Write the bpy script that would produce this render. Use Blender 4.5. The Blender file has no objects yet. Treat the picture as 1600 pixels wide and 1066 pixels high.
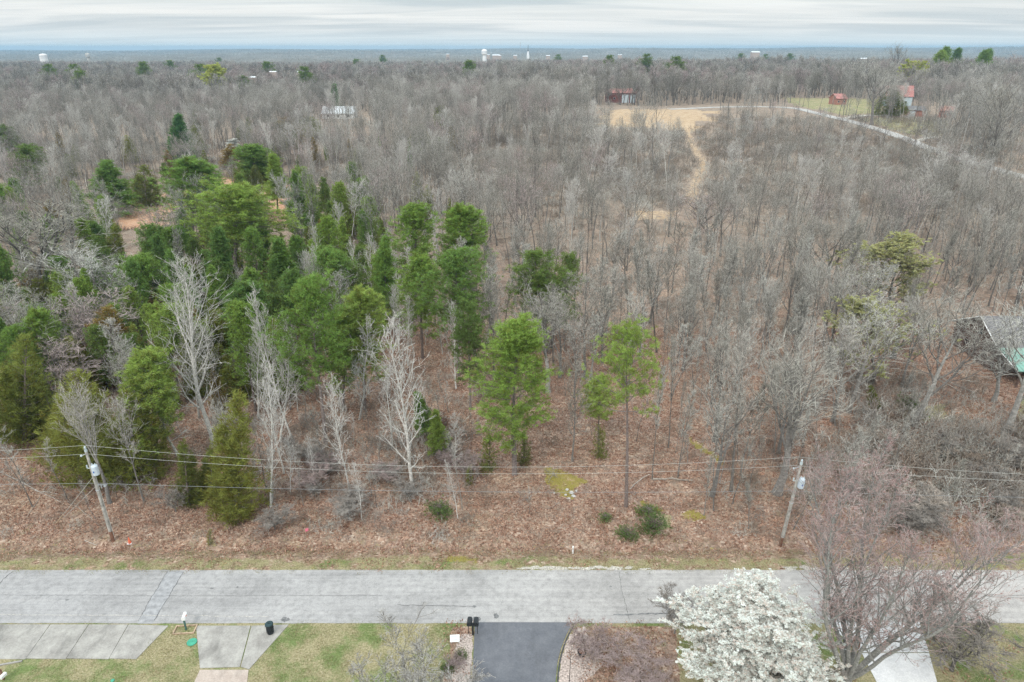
import bpy, math, random
import numpy as np
from mathutils import Vector, Matrix

rng = np.random.default_rng(7)
random.seed(7)
SC = bpy.context.scene
COL = SC.collection
R = math.radians

# ------------------------------------------------------------------ camera
CAMZ = 45.0
F = 1600 * 24 / 36.0            # focal length in photo pixels
PITCH = math.atan(457 / F)      # horizon 457 px above the centre row
cam = bpy.data.cameras.new('camera')
camo = bpy.data.objects.new('camera', cam)
COL.objects.link(camo)
camo.location = (0, 0, CAMZ)
camo.rotation_euler = (R(90) - PITCH, 0, 0)
cam.sensor_width = 36
cam.lens = 24
cam.clip_start = 0.5
cam.clip_end = 60000
SC.camera = camo
SC.view_settings.view_transform = 'Standard'
SC.view_settings.look = 'None'
SC.view_settings.exposure = 0.35
SC.view_settings.gamma = 1.0
SC.view_settings.use_curve_mapping = False
SC.render.engine = 'CYCLES'
SC.cycles.use_denoising = True
SC.cycles.denoiser = 'OPENIMAGEDENOISE'
SC.cycles.denoising_input_passes = 'RGB_ALBEDO_NORMAL'
SC.cycles.denoising_prefilter = 'NONE'
SC.cycles.max_bounces = 4
SC.cycles.diffuse_bounces = 3
SC.cycles.transmission_bounces = 2
SC.cycles.volume_bounces = 0
SC.cycles.pixel_filter_type = 'BLACKMAN_HARRIS'

# ------------------------------------------------------------------ sky and sun
SUN_EL, SUN_AZ = R(48), R(205)
world = bpy.data.worlds.new('World')
SC.world = world
world.use_nodes = True
nt = world.node_tree
nt.nodes.clear()


class NT:
    """tiny node-tree writer"""
    def __init__(s, tree): s.t = tree

    def n(s, typ, ins=None, **props):
        nd = s.t.nodes.new(typ)
        for k, v in props.items(): setattr(nd, k, v)
        for k, v in (ins or {}).items():
            sock = nd.inputs[k]
            if isinstance(v, bpy.types.NodeSocket): s.t.links.new(v, sock)
            else: sock.default_value = v
        return nd

    def math(s, op, a, b=0.0, clamp=False):
        return s.n('ShaderNodeMath', {0: a, 1: b}, operation=op, use_clamp=clamp).outputs[0]

    def mix(s, f, a, b, blend='MIX'):
        nd = s.n('ShaderNodeMix', data_type='RGBA', blend_type=blend)
        for k, v in ((0, f), (6, a), (7, b)):
            if isinstance(v, bpy.types.NodeSocket): s.t.links.new(v, nd.inputs[k])
            elif k == 0: nd.inputs[0].default_value = v
            else: nd.inputs[k].default_value = (*v[:3], 1)
        return nd.outputs[2]

    def ramp(s, f, stops):
        nd = s.n('ShaderNodeValToRGB', {0: f})
        e = nd.color_ramp.elements
        while len(e) < len(stops): e.new(0.5)
        for i, (p, c) in enumerate(stops):
            e[i].position = p
            if not hasattr(c, '__len__'): c = (c, c, c)
            e[i].color = (*c[:3], 1)
        return nd.outputs[0]

    def noise(s, vec, scale, detail=4, rough=0.55, dist=0.0):
        return s.n('ShaderNodeTexNoise', {'Vector': vec, 'Scale': scale, 'Detail': detail, 'Roughness': rough, 'Distortion': dist}).outputs[0]


w = NT(nt)
tc = w.n('ShaderNodeTexCoord').outputs['Generated']
sky = w.n('ShaderNodeTexSky', sky_type='NISHITA')
sky.sun_disc = False
sky.sun_elevation = SUN_EL
sky.sun_rotation = SUN_AZ
sky.air_density = 1.5
sky.dust_density = 3.0
sep = w.n('ShaderNodeSeparateXYZ', {0: tc})
zc = w.math('ADD', w.math('MAXIMUM', sep.outputs[2], 0.0), 0.055)
cu = w.math('DIVIDE', sep.outputs[0], zc)
cv = w.math('DIVIDE', sep.outputs[1], zc)
cvec = w.n('ShaderNodeCombineXYZ', {0: w.math('MULTIPLY', cu, 0.5), 1: w.math('MULTIPLY', cv, 1.3), 2: 0.0}).outputs[0]
cl = w.noise(cvec, 0.5, 5, 0.52, 0.8)
cl2 = w.noise(w.n('ShaderNodeCombineXYZ', {0: w.math('MULTIPLY', cu, 0.6), 1: w.math('MULTIPLY', cv, 2.0), 2: 3.0}).outputs[0], 0.8, 5, 0.6)
z0 = w.math('MAXIMUM', sep.outputs[2], 0.0)
band = w.ramp(w.math('MULTIPLY', z0, 8.0, True), [(0.0, (.64, .72, .745)), (0.08, (.60, .66, .68)), (0.20, (.61, .63, .63)), (0.34, (.60, .615, .61)), (0.60, (.53, .57, .585)), (1.0, (.54, .575, .59))])
streak = w.ramp(w.math('ADD', w.math('MULTIPLY', cl, 0.8), w.math('MULTIPLY', cl2, 0.2)), [(0.36, (.80, .86, .90)), (0.48, (1.0, 1.02, 1.03)), (0.60, (1.19, 1.175, 1.16))])
bl = w.mix(w.ramp(z0, [(0.0, 0.15), (0.03, 1.0)]), (1, 1, 1), streak)
cloud = w.mix(1.0, band, bl, 'MULTIPLY')
up = w.math('ADD', w.math('MULTIPLY', z0, 2.0), 1.0)      # an overcast sky is about three times brighter overhead
cloud = w.n('ShaderNodeVectorMath', {0: cloud, 3: w.math('MULTIPLY', up, 10.0)}, operation='SCALE').outputs[0]
fin = w.mix(0.93, sky.outputs[0], cloud)
bg = w.n('ShaderNodeBackground', {'Color': fin, 'Strength': 0.1})
w.n('ShaderNodeOutputWorld', {'Surface': bg.outputs[0]})

sun = bpy.data.lights.new('sun', 'SUN')
sun.energy = 1.4
sun.angle = R(14)
sun.color = (1.0, 0.96, 0.9)
suno = bpy.data.objects.new('sun', sun)
COL.objects.link(suno)
suno.rotation_euler = (R(90) - SUN_EL, 0, R(180) - SUN_AZ)


# ------------------------------------------------------------------ terrain and the pixel -> ground helper
def sm(a, b, t):
    t = np.clip((np.asarray(t, float) - a) / (b - a), 0, 1)
    return t * t * (3 - 2 * t)


def H(x, y):
    x = np.asarray(x, float); y = np.asarray(y, float)
    yy = np.maximum(y, 30)
    rise = sm(115, 450, y) * (9.5 + 3.5 * np.tanh(x / 150))
    z = rise - sm(650, 2000, y) * (rise + 4)
    z = z + sm(2500, 6000, y) * (26 + 20 * np.clip(x / yy, -.9, .9))
    z = z - 0.35 * np.exp(-((y - 53.6) / 0.9) ** 2) * (1 + .3 * np.sin(x * .11))
    a = sm(56, 64, y)
    z = z + a * 0.10 * (np.sin(x * .9 + 1.3 * np.sin(y * .5)) * np.sin(y * .8 + x * .13) + .5 * np.sin(x * 2.3 + y * 1.7))
    b = sm(62, 160, y)
    z = z + b * (1.0 * np.sin(x / 31 + 1.0) * np.sin(y / 27 + x / 60) + .8 * np.sin(x / 17 + y / 40))
    c = sm(1500, 3000, y)
    z = z + c * 4 * (np.sin(x / 420 + y / 900) + np.sin(x / 230 - y / 600))
    return z


def slope(py):
    return math.tan(PITCH + math.atan((py - 533) / F))


def P(px, py):
    """where the sight line of a photo pixel meets the ground"""
    s = slope(py)
    k = (px - 800) / F
    y = 20.0
    for _ in range(2):
        step = 1.0
    prev = y
    while y < 12000:
        z = CAMZ - y * s
        dep = y * math.cos(PITCH) + (CAMZ - z) * math.sin(PITCH)
        x = k * dep
        if z <= float(H(x, y)): break
        prev = y
        y *= 1.01
    lo, hi = prev, y
    for _ in range(20):
        m = (lo + hi) / 2
        z = CAMZ - m * s
        x = k * (m * math.cos(PITCH) + (CAMZ - z) * math.sin(PITCH))
        if z <= float(H(x, m)): hi = m
        else: lo = m
    x = k * (hi * math.cos(PITCH) + (hi * s) * math.sin(PITCH))
    return x, hi


def top_z(y, py): return CAMZ - y * slope(py)


def proj(x, y, z):
    dep = y * math.cos(PITCH) + (CAMZ - z) * math.sin(PITCH)
    upc = -(CAMZ - z) * math.cos(PITCH) + y * math.sin(PITCH)
    return 800 + F * x / dep, 533 - F * upc / dep


def ppm(y, z=0):
    return F / (y * math.cos(PITCH) + (CAMZ - z) * math.sin(PITCH))


def poly_w(pts): return np.array([P(a, b) for a, b in pts])


def in_poly(x, y, poly):
    x = np.asarray(x, float); y = np.asarray(y, float)
    ins = np.zeros(np.broadcast(x, y).shape, bool)
    n = len(poly)
    j = n - 1
    for i in range(n):
        xi, yi = poly[i]; xj, yj = poly[j]
        c = ((yi > y) != (yj > y)) & (x < (xj - xi) * (y - yi) / (yj - yi + 1e-12) + xi)
        ins ^= c
        j = i
    return ins


def seg_dist(x, y, line):
    d = np.full(np.broadcast(x, y).shape, 1e9)
    for (ax, ay), (bx, by) in zip(line[:-1], line[1:]):
        vx, vy = bx - ax, by - ay
        t = np.clip(((x - ax) * vx + (y - ay) * vy) / (vx * vx + vy * vy + 1e-9), 0, 1)
        d = np.minimum(d, np.hypot(x - ax - t * vx, y - ay - t * vy))
    return d


# ------------------------------------------------------------------ materials
MATS = {}


def mat(name, build):
    if name in MATS: return MATS[name]
    m = bpy.data.materials.new(name)
    m.use_nodes = True
    m.node_tree.nodes.clear()
    t = NT(m.node_tree)
    out = m.node_tree.nodes.new('ShaderNodeOutputMaterial')
    sh = build(t)
    m.node_tree.links.new(sh, out.inputs[0])
    MATS[name] = m
    return m


def plain(name, col, rough=0.8, var=0.12, scale=3.0, bump=0.0, metal=0.0, spec=0.3):
    def b(t):
        co = t.n('ShaderNodeTexCoord').outputs['Object']
        f = t.noise(co, scale, 5)
        c2 = tuple(min(1, c * (1 + var * 2)) for c in col)
        c1 = tuple(c * (1 - var * 2) for c in col)
        c = t.ramp(f, [(0.3, c1), (0.5, col), (0.7, c2)])
        ins = {'Base Color': c, 'Roughness': rough, 'Metallic': metal, 'Specular IOR Level': spec}
        if bump:
            ins['Normal'] = t.n('ShaderNodeBump', {'Height': t.noise(co, scale * 6, 4), 'Strength': bump, 'Distance': 0.02}).outputs[0]
        return t.n('ShaderNodeBsdfPrincipled', ins).outputs[0]
    return mat(name, b)


def woody(name, stops, scale=4.0):
    """bark or twigs: colour set per tree by its random number, mottled along the stem"""
    def b(t):
        oi = t.n('ShaderNodeObjectInfo').outputs['Random']
        co = t.n('ShaderNodeTexCoord').outputs['Object']
        c = t.ramp(oi, stops)
        f = t.noise(co, scale, 4, 0.7)
        c = t.mix(1.0, c, t.ramp(f, [(0.3, 0.55), (0.5, 1.0), (0.68, 1.4)]), 'MULTIPLY')
        return t.n('ShaderNodeBsdfDiffuse', {'Color': c, 'Roughness': 0.6}).outputs[0]
    return mat(name, b)


M_BARK = woody('grey_bark', [(0, (.12, .11, .10)), (.35, (.23, .215, .20)), (.7, (.17, .155, .14)), (1, (.34, .325, .30))])
M_TWIG = woody('grey_twigs', [(0, (.33, .315, .27)), (.3, (.48, .465, .42)), (.6, (.37, .35, .305)), (.85, (.60, .59, .545)), (1, (.44, .395, .35))], 1.5)
M_WBARK = woody('white_bark', [(0, (.42, .40, .37)), (1, (.62, .60, .56))], 5.0)
M_WTWIG = woody('pale_twigs', [(0, (.52, .50, .47)), (1, (.62, .59, .56))], 1.5)
M_RBARK = woody('maple_bark', [(0, (.24, .235, .22)), (1, (.30, .29, .27))], 6.0)
M_RTWIG = woody('red_twigs', [(0, (.43, .345, .325)), (1, (.45, .36, .34))], 0.6)
M_PTWIG = woody('pinkish_twigs', [(0, (.46, .385, .365)), (1, (.50, .41, .39))], 1.0)
M_STWIG = woody('shrub_twigs', [(0, (.31, .245, .235)), (1, (.36, .285, .27))], 1.0)
M_YTWIG = woody('yard_twigs', [(0, (.40, .385, .36)), (1, (.42, .40, .375))], 1.5)
M_DTWIG = woody('dark_twigs', [(0, (.23, .205, .18)), (1, (.33, .30, .27))], 1.5)
M_BRUSH = woody('brush_stems', [(0, (.20, .155, .12)), (.4, (.31, .25, .20)), (.7, (.25, .20, .16)), (1, (.40, .345, .295))], 2.0)
M_PBARK = woody('pine_bark', [(0, (.17, .13, .115)), (1, (.25, .215, .20))], 5.0)
M_DEAD = woody('dead_wood', [(0, (.30, .26, .22)), (1, (.45, .41, .37))], 3.0)


def leafy(name, stops, trans=0.45, var=0.35):
    def b(t):
        oi = t.n('ShaderNodeObjectInfo').outputs['Random']
        at = t.n('ShaderNodeAttribute', attribute_name='tint').outputs['Fac']
        c = t.ramp(oi, stops)
        k = t.ramp(at, [(0, (1 - var * .8, (1 - var) * .85, (1 - var) * .8)), (.5, 1.0), (1, 1 + var)])
        c = t.mix(1.0, c, k, 'MULTIPLY')
        d = t.n('ShaderNodeBsdfDiffuse', {'Color': c})
        tr = t.n('ShaderNodeBsdfTranslucent', {'Color': c})
        return t.n('ShaderNodeMixShader', {0: trans, 1: d.outputs[0], 2: tr.outputs[0]}).outputs[0]
    return mat(name, b)


M_PINE = leafy('pine_needles', [(0, (.17, .28, .085)), (.35, (.215, .34, .085)), (.7, (.27, .39, .09)), (1, (.32, .42, .11))])
M_DPINE = leafy('dark_pine_needles', [(0, (.16, .24, .07)), (1, (.21, .30, .08))])
M_CEDAR = leafy('cedar_sprays', [(0, (.16, .19, .055)), (.5, (.215, .25, .065)), (1, (.27, .29, .075))])
M_BCEDAR = leafy('rusty_cedar_sprays', [(0, (.26, .21, .07)), (1, (.31, .22, .075))])
M_SPRUCE = leafy('spruce_needles', [(0, (.11, .22, .08)), (1, (.13, .26, .09))])
M_BLOS = leafy('white_blossom', [(0, (.80, .84, .80)), (1, (.84, .87, .83))], 0.45, 0.12)
M_BUDG = leafy('yellow_green_buds', [(0, (.40, .42, .20)), (1, (.47, .48, .23))], 0.3, 0.2)
M_BUDY = leafy('bright_yellow_leaves', [(0, (.50, .55, .16)), (1, (.5, .55, .16))], 0.3, 0.2)
M_RBUD = leafy('red_maple_buds', [(0, (.38, .26, .245)), (1, (.40, .28, .26))], 0.3, 0.2)
M_BUSH = leafy('bush_leaves', [(0, (.13, .20, .07)), (1, (.18, .26, .08))])
M_GRASS = leafy('grass_blades', [(0, (.27, .25, .13)), (.4, (.40, .35, .22)), (.7, (.21, .24, .09)), (1, (.44, .38, .25))], 0.2, 0.3)
M_LITTER = leafy('dead_leaves', [(0, (.33, .195, .135)), (.4, (.40, .26, .19)), (.7, (.29, .165, .115)), (1, (.43, .31, .235))], 0.15, 0.55)


def ground_build(t):
    co = t.n('ShaderNodeTexCoord').outputs['Object']
    m = t.n('ShaderNodeAttribute', attribute_name='zone')
    s = t.n('ShaderNodeSeparateColor', {0: m.outputs['Color']})
    vor = t.n('ShaderNodeTexVoronoi', {'Vector': co, 'Scale': 4.5, 'Randomness': 1.0})
    v2 = t.n('ShaderNodeSeparateColor', {0: vor.outputs['Color']})
    leaf = t.ramp(v2.outputs[0], [(0.0, (.14, .078, .055)), (.25, (.26, .16, .115)), (.5, (.355, .228, .168)), (.8, (.44, .30, .23)), (1, (.56, .44, .36))])
    n1 = t.noise(co, 0.12, 6, 0.62)
    n2 = t.noise(co, 0.9, 6, 0.65)
    n3 = t.noise(co, 7.0, 4, 0.7)
    duff = t.ramp(n3, [(.3, (.14, .105, .082)), (.55, (.30, .235, .19)), (.75, (.42, .35, .29))])
    c = t.mix(t.ramp(n2, [(.38, 0.0), (.62, 0.85)]), leaf, duff)
    c = t.mix(t.ramp(n1, [(.40, 0.0), (.65, 0.6)]), c, t.mix(1.0, c, (.92, .97, .9), 'MULTIPLY'))
    sy = t.n('ShaderNodeSeparateXYZ', {0: co}).outputs[1]
    far_ = t.n('ShaderNodeMapRange', {0: sy, 1: 95., 2: 200., 3: 0., 4: .6}).outputs[0]
    c = t.mix(far_, c, t.ramp(n2, [(.3, (.17, .145, .115)), (.5, (.27, .235, .19)), (.7, (.35, .31, .255))]))
    dr = t.noise(co, .32, 5, .6, .8)
    c = t.mix(1.0, c, t.ramp(dr, [(.32, (.74, .70, .68)), (.5, (1, 1, 1)), (.66, (1.16, 1.14, 1.10))]), 'MULTIPLY')
    # breaking up the edges of the zones
    nz = t.math('MULTIPLY', t.math('SUBTRACT', n2, 0.5), 1.5)
    def edge(ch, lo=.38, hi=.62): return t.ramp(t.math('ADD', ch, nz), [(lo, 0.0), (hi, 1.0)])
    n4 = t.noise(co, .35, 7, .7, .6)
    dirt = t.mix(.5, t.ramp(n3, [(.25, (.36, .28, .20)), (.5, (.50, .41, .31)), (.75, (.62, .53, .43))]), t.ramp(n4, [(.35, (.40, .30, .20)), (.5, (.54, .44, .33)), (.62, (.66, .58, .48))]))
    org = t.n('ShaderNodeAttribute', attribute_name='tint').outputs['Fac']
    dirt = t.mix(1.0, dirt, (.84, .76, .66), 'MULTIPLY')
    dirt = t.mix(org, dirt, t.ramp(n4, [(.35, (.44, .22, .13)), (.6, (.52, .33, .22))]))
    c = t.mix(edge(s.outputs[0]), c, dirt)
    g1 = t.ramp(n3, [(.28, (.15, .14, .07)), (.45, (.27, .245, .13)), (.62, (.41, .35, .23)), (.8, (.48, .41, .29))])
    g2 = t.ramp(n3, [(.3, (.075, .125, .035)), (.6, (.155, .22, .07)), (.8, (.27, .30, .13))])
    gn = t.math('ADD', t.noise(co, 0.3, 7, 0.68), t.math('MULTIPLY', t.math('LESS_THAN', sy, 46.), .035))
    grass = t.mix(t.ramp(gn, [(.50, 0.0), (.64, 0.85)]), g1, g2)
    c = t.mix(edge(s.outputs[1]), c, grass)
    moss = t.ramp(n3, [(.3, (.17, .145, .03)), (.7, (.36, .31, .06))])
    c = t.mix(t.ramp(t.math('ADD', t.math('ADD', s.outputs[2], nz), t.math('MULTIPLY', t.math('SUBTRACT', n3, .5), 1.8)), [(.45, 0.0), (.75, .85)]), c, moss)
    bump = t.n('ShaderNodeBump', {'Height': t.math('ADD', vor.outputs['Distance'], t.math('MULTIPLY', n3, 1.5)), 'Strength': 0.9, 'Distance': 0.08})
    return t.n('ShaderNodeBsdfPrincipled', {'Base Color': c, 'Roughness': .95, 'Specular IOR Level': .1, 'Normal': bump.outputs[0]}).outputs[0]


M_GROUND = mat('leafy_ground', ground_build)


def road_build(t):
    co = t.n('ShaderNodeTexCoord').outputs['Object']
    mp = t.n('ShaderNodeMapping', {'Vector': co, 'Scale': (.035, 1.6, 1)}).outputs[0]
    st = t.noise(mp, 1.6, 7, .6)
    big = t.noise(co, .16, 4)
    fine = t.noise(co, 14, 4, .75)
    mid = t.noise(co, 1.7, 6, .65)
    c = t.ramp(st, [(.3, (.30, .292, .286)), (.5, (.34, .331, .323)), (.7, (.38, .368, .357))])
    x = t.n('ShaderNodeSeparateXYZ', {0: co}).outputs[0]
    old = t.ramp(t.math('ADD', t.math('MULTIPLY', x, .012), .5), [(.0, (.92, .925, .94)), (.45, (1.0, 1.0, 1.0)), (.8, (1.13, 1.10, 1.07))])
    c = t.mix(1.0, c, old, 'MULTIPLY')
    c = t.mix(1.0, c, t.ramp(big, [(.35, .85), (.5, 1.0), (.65, 1.08)]), 'MULTIPLY')
    c = t.mix(1.0, c, t.ramp(mid, [(.3, .78), (.5, 1.0), (.72, 1.14)]), 'MULTIPLY')
    c = t.mix(1.0, c, t.ramp(fine, [(.28, .72), (.5, 1.0), (.72, 1.22)]), 'MULTIPLY')
    return t.n('ShaderNodeBsdfPrincipled', {'Base Color': c, 'Roughness': .9, 'Specular IOR Level': .25,
               'Normal': t.n('ShaderNodeBump', {'Height': fine, 'Strength': .3, 'Distance': .02}).outputs[0]}).outputs[0]


M_ROAD = mat('worn_asphalt', road_build)


def conc(name, lo, md, hi, stain=.7):
    def b(t):
        co = t.n('ShaderNodeTexCoord').outputs['Object']
        n = t.noise(co, .8, 7, .65)
        f = t.noise(co, 9, 4, .7)
        c = t.ramp(n, [(.3, lo), (.5, md), (.7, hi)])
        c = t.mix(1.0, c, t.ramp(f, [(.3, .82), (.7, 1.15)]), 'MULTIPLY')
        s = t.noise(t.n('ShaderNodeMapping', {'Vector': co, 'Scale': (1, .45, 1), 'Location': (7, 3, 0), 'Rotation': (0, 0, .6)}).outputs[0], .7, 6, .6)
        c = t.mix(1.0, c, t.ramp(s, [(.5, 1.0), (.68, stain)]), 'MULTIPLY')
        return t.n('ShaderNodeBsdfPrincipled', {'Base Color': c, 'Roughness': .85, 'Specular IOR Level': .3}).outputs[0]
    return mat(name, b)


M_CONC = conc('weathered_concrete', (.26, .245, .225), (.33, .315, .29), (.41, .395, .36))
M_CONCP = conc('pink_concrete', (.36, .29, .25), (.43, .36, .31), (.48, .41, .36))
M_CONCW = conc('new_white_concrete', (.56, .555, .56), (.62, .615, .61), (.68, .67, .66), .9)
M_ASPH = conc('dark_sealed_asphalt', (.115, .12, .135), (.135, .14, .155), (.16, .165, .18), .85)
M_TAR = plain('tar', (.07, .07, .072), .7, .2, 5)
M_STAIN = plain('dark_patch', (.17, .17, .17), .9, .25, 5)
M_PATCH = plain('patched_asphalt', (.30, .30, .305), .9, .12, 2.5)
M_GRAVEL = plain('pale_gravel', (.46, .43, .38), .95, .25, 8, .6)
M_BED = plain('pinkish_river_stones', (.42, .35, .31), .95, .3, 7, .8)
M_POLE = plain('weathered_pole_wood', (.36, .34, .31), .9, .2, 3, .3)
M_POLEB = plain('brown_pole_base', (.20, .105, .07), .9, .2, 3, .3)
M_STEEL = plain('galvanised_steel', (.50, .53, .56), .45, .06, 4, 0, .6)
M_TRANS = plain('grey_transformer_paint', (.50, .56, .62), .4, .06, 4)
M_CERAM = plain('glazed_ceramic', (.48, .54, .56), .3, .05, 4)
M_WIRE = plain('aluminium_wire', (.50, .50, .47), .5, .05, 1)
M_COMM = plain('dark_comm_cable', (.26, .27, .28), .6, .05, 1)
M_WHITE = plain('white_paint', (.78, .78, .77), .5, .04, 3)
M_BLACK = plain('black_plastic', (.022, .026, .03), .45, .1, 3)
M_DGREEN = plain('dark_green_plastic', (.02, .045, .05), .5, .1, 3)
M_GREEN = plain('green_lid_plastic', (.06, .32, .21), .5, .08, 3)
M_POST = plain('green_painted_post', (.07, .14, .12), .6, .1, 3)
M_TIMBER = plain('treated_timber', (.40, .30, .21), .85, .15, 4)
M_ORANGE = plain('orange_flag', (.75, .16, .08), .6, .05, 3)
M_PINK = plain('pink_flag', (.80, .22, .30), .6, .05, 3)
M_REDROOF = plain('red_metal_roof', (.38, .17, .15), .6, .1, .6)
M_REDWALL = plain('dark_red_wall', (.21, .095, .085), .85, .1, 1)
M_BRICK = plain('orange_brick', (.38, .19, .15), .9, .12, 2)
M_BLUEW = plain('blue_grey_siding', (.44, .52, .55), .8, .06, 1)
M_GROOF = plain('grey_shingles', (.16, .155, .155), .9, .15, 3)
M_TEAL = plain('teal_metal_roof', (.20, .37, .31), .5, .06, .8)
M_CABIN = plain('brown_log_wall', (.13, .085, .07), .9, .2, 2)
M_SILVER = plain('silver_metal_roof', (.68, .72, .74), .4, .04, .5)
M_GLASS = plain('dark_window_glass', (.04, .05, .06), .12, .1, 1, 0, 0, .6)
M_ROCK = plain('pale_rock', (.48, .47, .45), .9, .15, 4)
M_DOOR = plain('pale_doors', (.55, .62, .66), .6, .05, 1)


# ------------------------------------------------------------------ mesh writers
class MB:
    def __init__(s): s.v = []; s.f = []; s.m = []

    def add(s, verts, faces, mi=0):
        o = len(s.v)
        s.v += [tuple(p) for p in verts]
        s.f += [tuple(i + o for i in f) for f in faces]
        s.m += [mi] * len(faces)

    def box(s, c, d, rz=0, mi=0, rx=0):
        cx, cy, cz = c
        hx, hy, hz = d[0] / 2, d[1] / 2, d[2] / 2
        M_ = Matrix.Rotation(rz, 3, 'Z') @ Matrix.Rotation(rx, 3, 'X')
        vs = []
        for z in (-hz, hz):
            for x, y in ((-hx, -hy), (hx, -hy), (hx, hy), (-hx, hy)):
                p = M_ @ Vector((x, y, z))
                vs.append((p.x + cx, p.y + cy, p.z + cz))
        s.add(vs, [(0, 3, 2, 1), (4, 5, 6, 7), (0, 1, 5, 4), (1, 2, 6, 5), (2, 3, 7, 6), (3, 0, 4, 7)], mi)

    def tube(s, pts, rads, n=8, cap=True, mi=0):
        pts = np.array(pts, float); rads = np.broadcast_to(np.array(rads, float), (len(pts),))
        V, Fc = tube_arrays(pts[None], rads[None], n)
        fs = [tuple(f) for f in Fc]
        if cap:
            fs.append(tuple(range(n))[::-1]); k = (len(pts) - 1) * n
            fs.append(tuple(range(k, k + n)))
        s.add(V, fs, mi)

    def lathe(s, prof, n=16, c=(0, 0, 0), mi=0):
        vs = []; fs = []
        for r, z in prof:
            for i in range(n):
                a = 2 * math.pi * i / n
                vs.append((c[0] + r * math.cos(a), c[1] + r * math.sin(a), c[2] + z))
        for j in range(len(prof) - 1):
            for i in range(n):
                k = (i + 1) % n
                fs.append((j * n + i, j * n + k, (j + 1) * n + k, (j + 1) * n + i))
        fs.append(tuple(range(n))[::-1]); o = (len(prof) - 1) * n
        fs.append(tuple(range(o, o + n)))
        s.add(vs, fs, mi)

    def prism(s, poly, z0, z1, mi=0):
        n = len(poly)
        vs = [(x, y, z0) for x, y in poly] + [(x, y, z1) for x, y in poly]
        fs = [tuple(range(n))[::-1], tuple(range(n, 2 * n))] + [(i, (i + 1) % n, n + (i + 1) % n, n + i) for i in range(n)]
        s.add(vs, fs, mi)

    def mesh(s, name, mats):
        me = bpy.data.meshes.new(name)
        me.from_pydata(s.v, [], s.f)
        for m in (mats if isinstance(mats, (list, tuple)) else [mats]): me.materials.append(m)
        if max(s.m or [0]) > 0: me.polygons.foreach_set('material_index', s.m)
        me.update()
        return me

    def build(s, name, m, parent=None, loc=(0, 0, 0), rz=0):
        o = bpy.data.objects.new(name, s.mesh(name, m))
        COL.objects.link(o)
        o.parent = parent; o.location = loc; o.rotation_euler = (0, 0, rz)
        return o


def tube_arrays(pts, rad, n):
    """pts (N,K,3), rad (N,K) -> vertices, quads"""
    N, K, _ = pts.shape
    t = np.gradient(pts, axis=1) if K > 1 else pts
    t /= np.linalg.norm(t, axis=2, keepdims=True) + 1e-9
    ref = np.zeros((N, 1, 3))
    mean = t.mean(axis=1)
    flat = np.abs(mean[:, 2]) > .8
    ref[flat, 0] = (1, 0, 0); ref[~flat, 0] = (0, 0, 1)
    u = np.cross(t, ref); u /= np.linalg.norm(u, axis=2, keepdims=True) + 1e-9
    v = np.cross(t, u)
    a = np.arange(n) * 2 * np.pi / n
    ring = u[:, :, None, :] * np.cos(a)[None, None, :, None] + v[:, :, None, :] * np.sin(a)[None, None, :, None]
    V = pts[:, :, None, :] + ring * rad[:, :, None, None]
    V = V.reshape(-1, 3)
    i = np.arange(N)[:, None, None] * K * n
    j = np.arange(K - 1)[None, :, None] * n
    k = np.arange(n)[None, None, :]
    k2 = (k + 1) % n
    Fc = np.stack(np.broadcast_arrays(i + j + k, i + j + k2, i + j + n + k2, i + j + n + k), -1).reshape(-1, 4)
    return V, Fc


def np_mesh(name, chunks, mats):
    """chunks: list of (V, F(n,3|4), material index, tint or None)"""
    me = bpy.data.meshes.new(name)
    nv = sum(len(c[0]) for c in chunks)
    V = np.concatenate([c[0] for c in chunks]).astype(np.float32)
    tint = np.concatenate([c[3] if c[3] is not None else np.full(len(c[0]), .5) for c in chunks]).astype(np.float32)
    loops = []; totals = []; mi = []
    o = 0
    for v, f, m, _ in chunks:
        loops.append((f + o).reshape(-1)); totals.append(np.full(len(f), f.shape[1])); mi.append(np.full(len(f), m))
        o += len(v)
    loops = np.concatenate(loops).astype(np.int32); totals = np.concatenate(totals).astype(np.int32)
    mi = np.concatenate(mi).astype(np.int32)
    starts = np.concatenate([[0], np.cumsum(totals)[:-1]]).astype(np.int32)
    me.vertices.add(nv); me.vertices.foreach_set('co', V.reshape(-1))
    me.loops.add(len(loops)); me.loops.foreach_set('vertex_index', loops)
    me.polygons.add(len(totals)); me.polygons.foreach_set('loop_start', starts)
    me.polygons.foreach_set('loop_total', totals)
    me.polygons.foreach_set('material_index', mi)
    for m in mats: me.materials.append(m)
    at = me.attributes.new('tint', 'FLOAT', 'POINT'); at.data.foreach_set('value', tint)
    me.update(calc_edges=True)
    return me


def nrm(a): return a / (np.linalg.norm(a, axis=-1, keepdims=True) + 1e-9)


def walk(g, start, dirs, length, K, wob, upt):
    """polylines that wander and bend upwards"""
    N = len(start)
    pts = np.zeros((N, K, 3)); pts[:, 0] = start
    d = nrm(dirs.copy())
    for k in range(1, K):
        d = nrm(d + g.normal(0, wob, (N, 3)) + np.array([0, 0, upt]))
        pts[:, k] = pts[:, k - 1] + d * (length / (K - 1))[:, None]
    return pts


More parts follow.
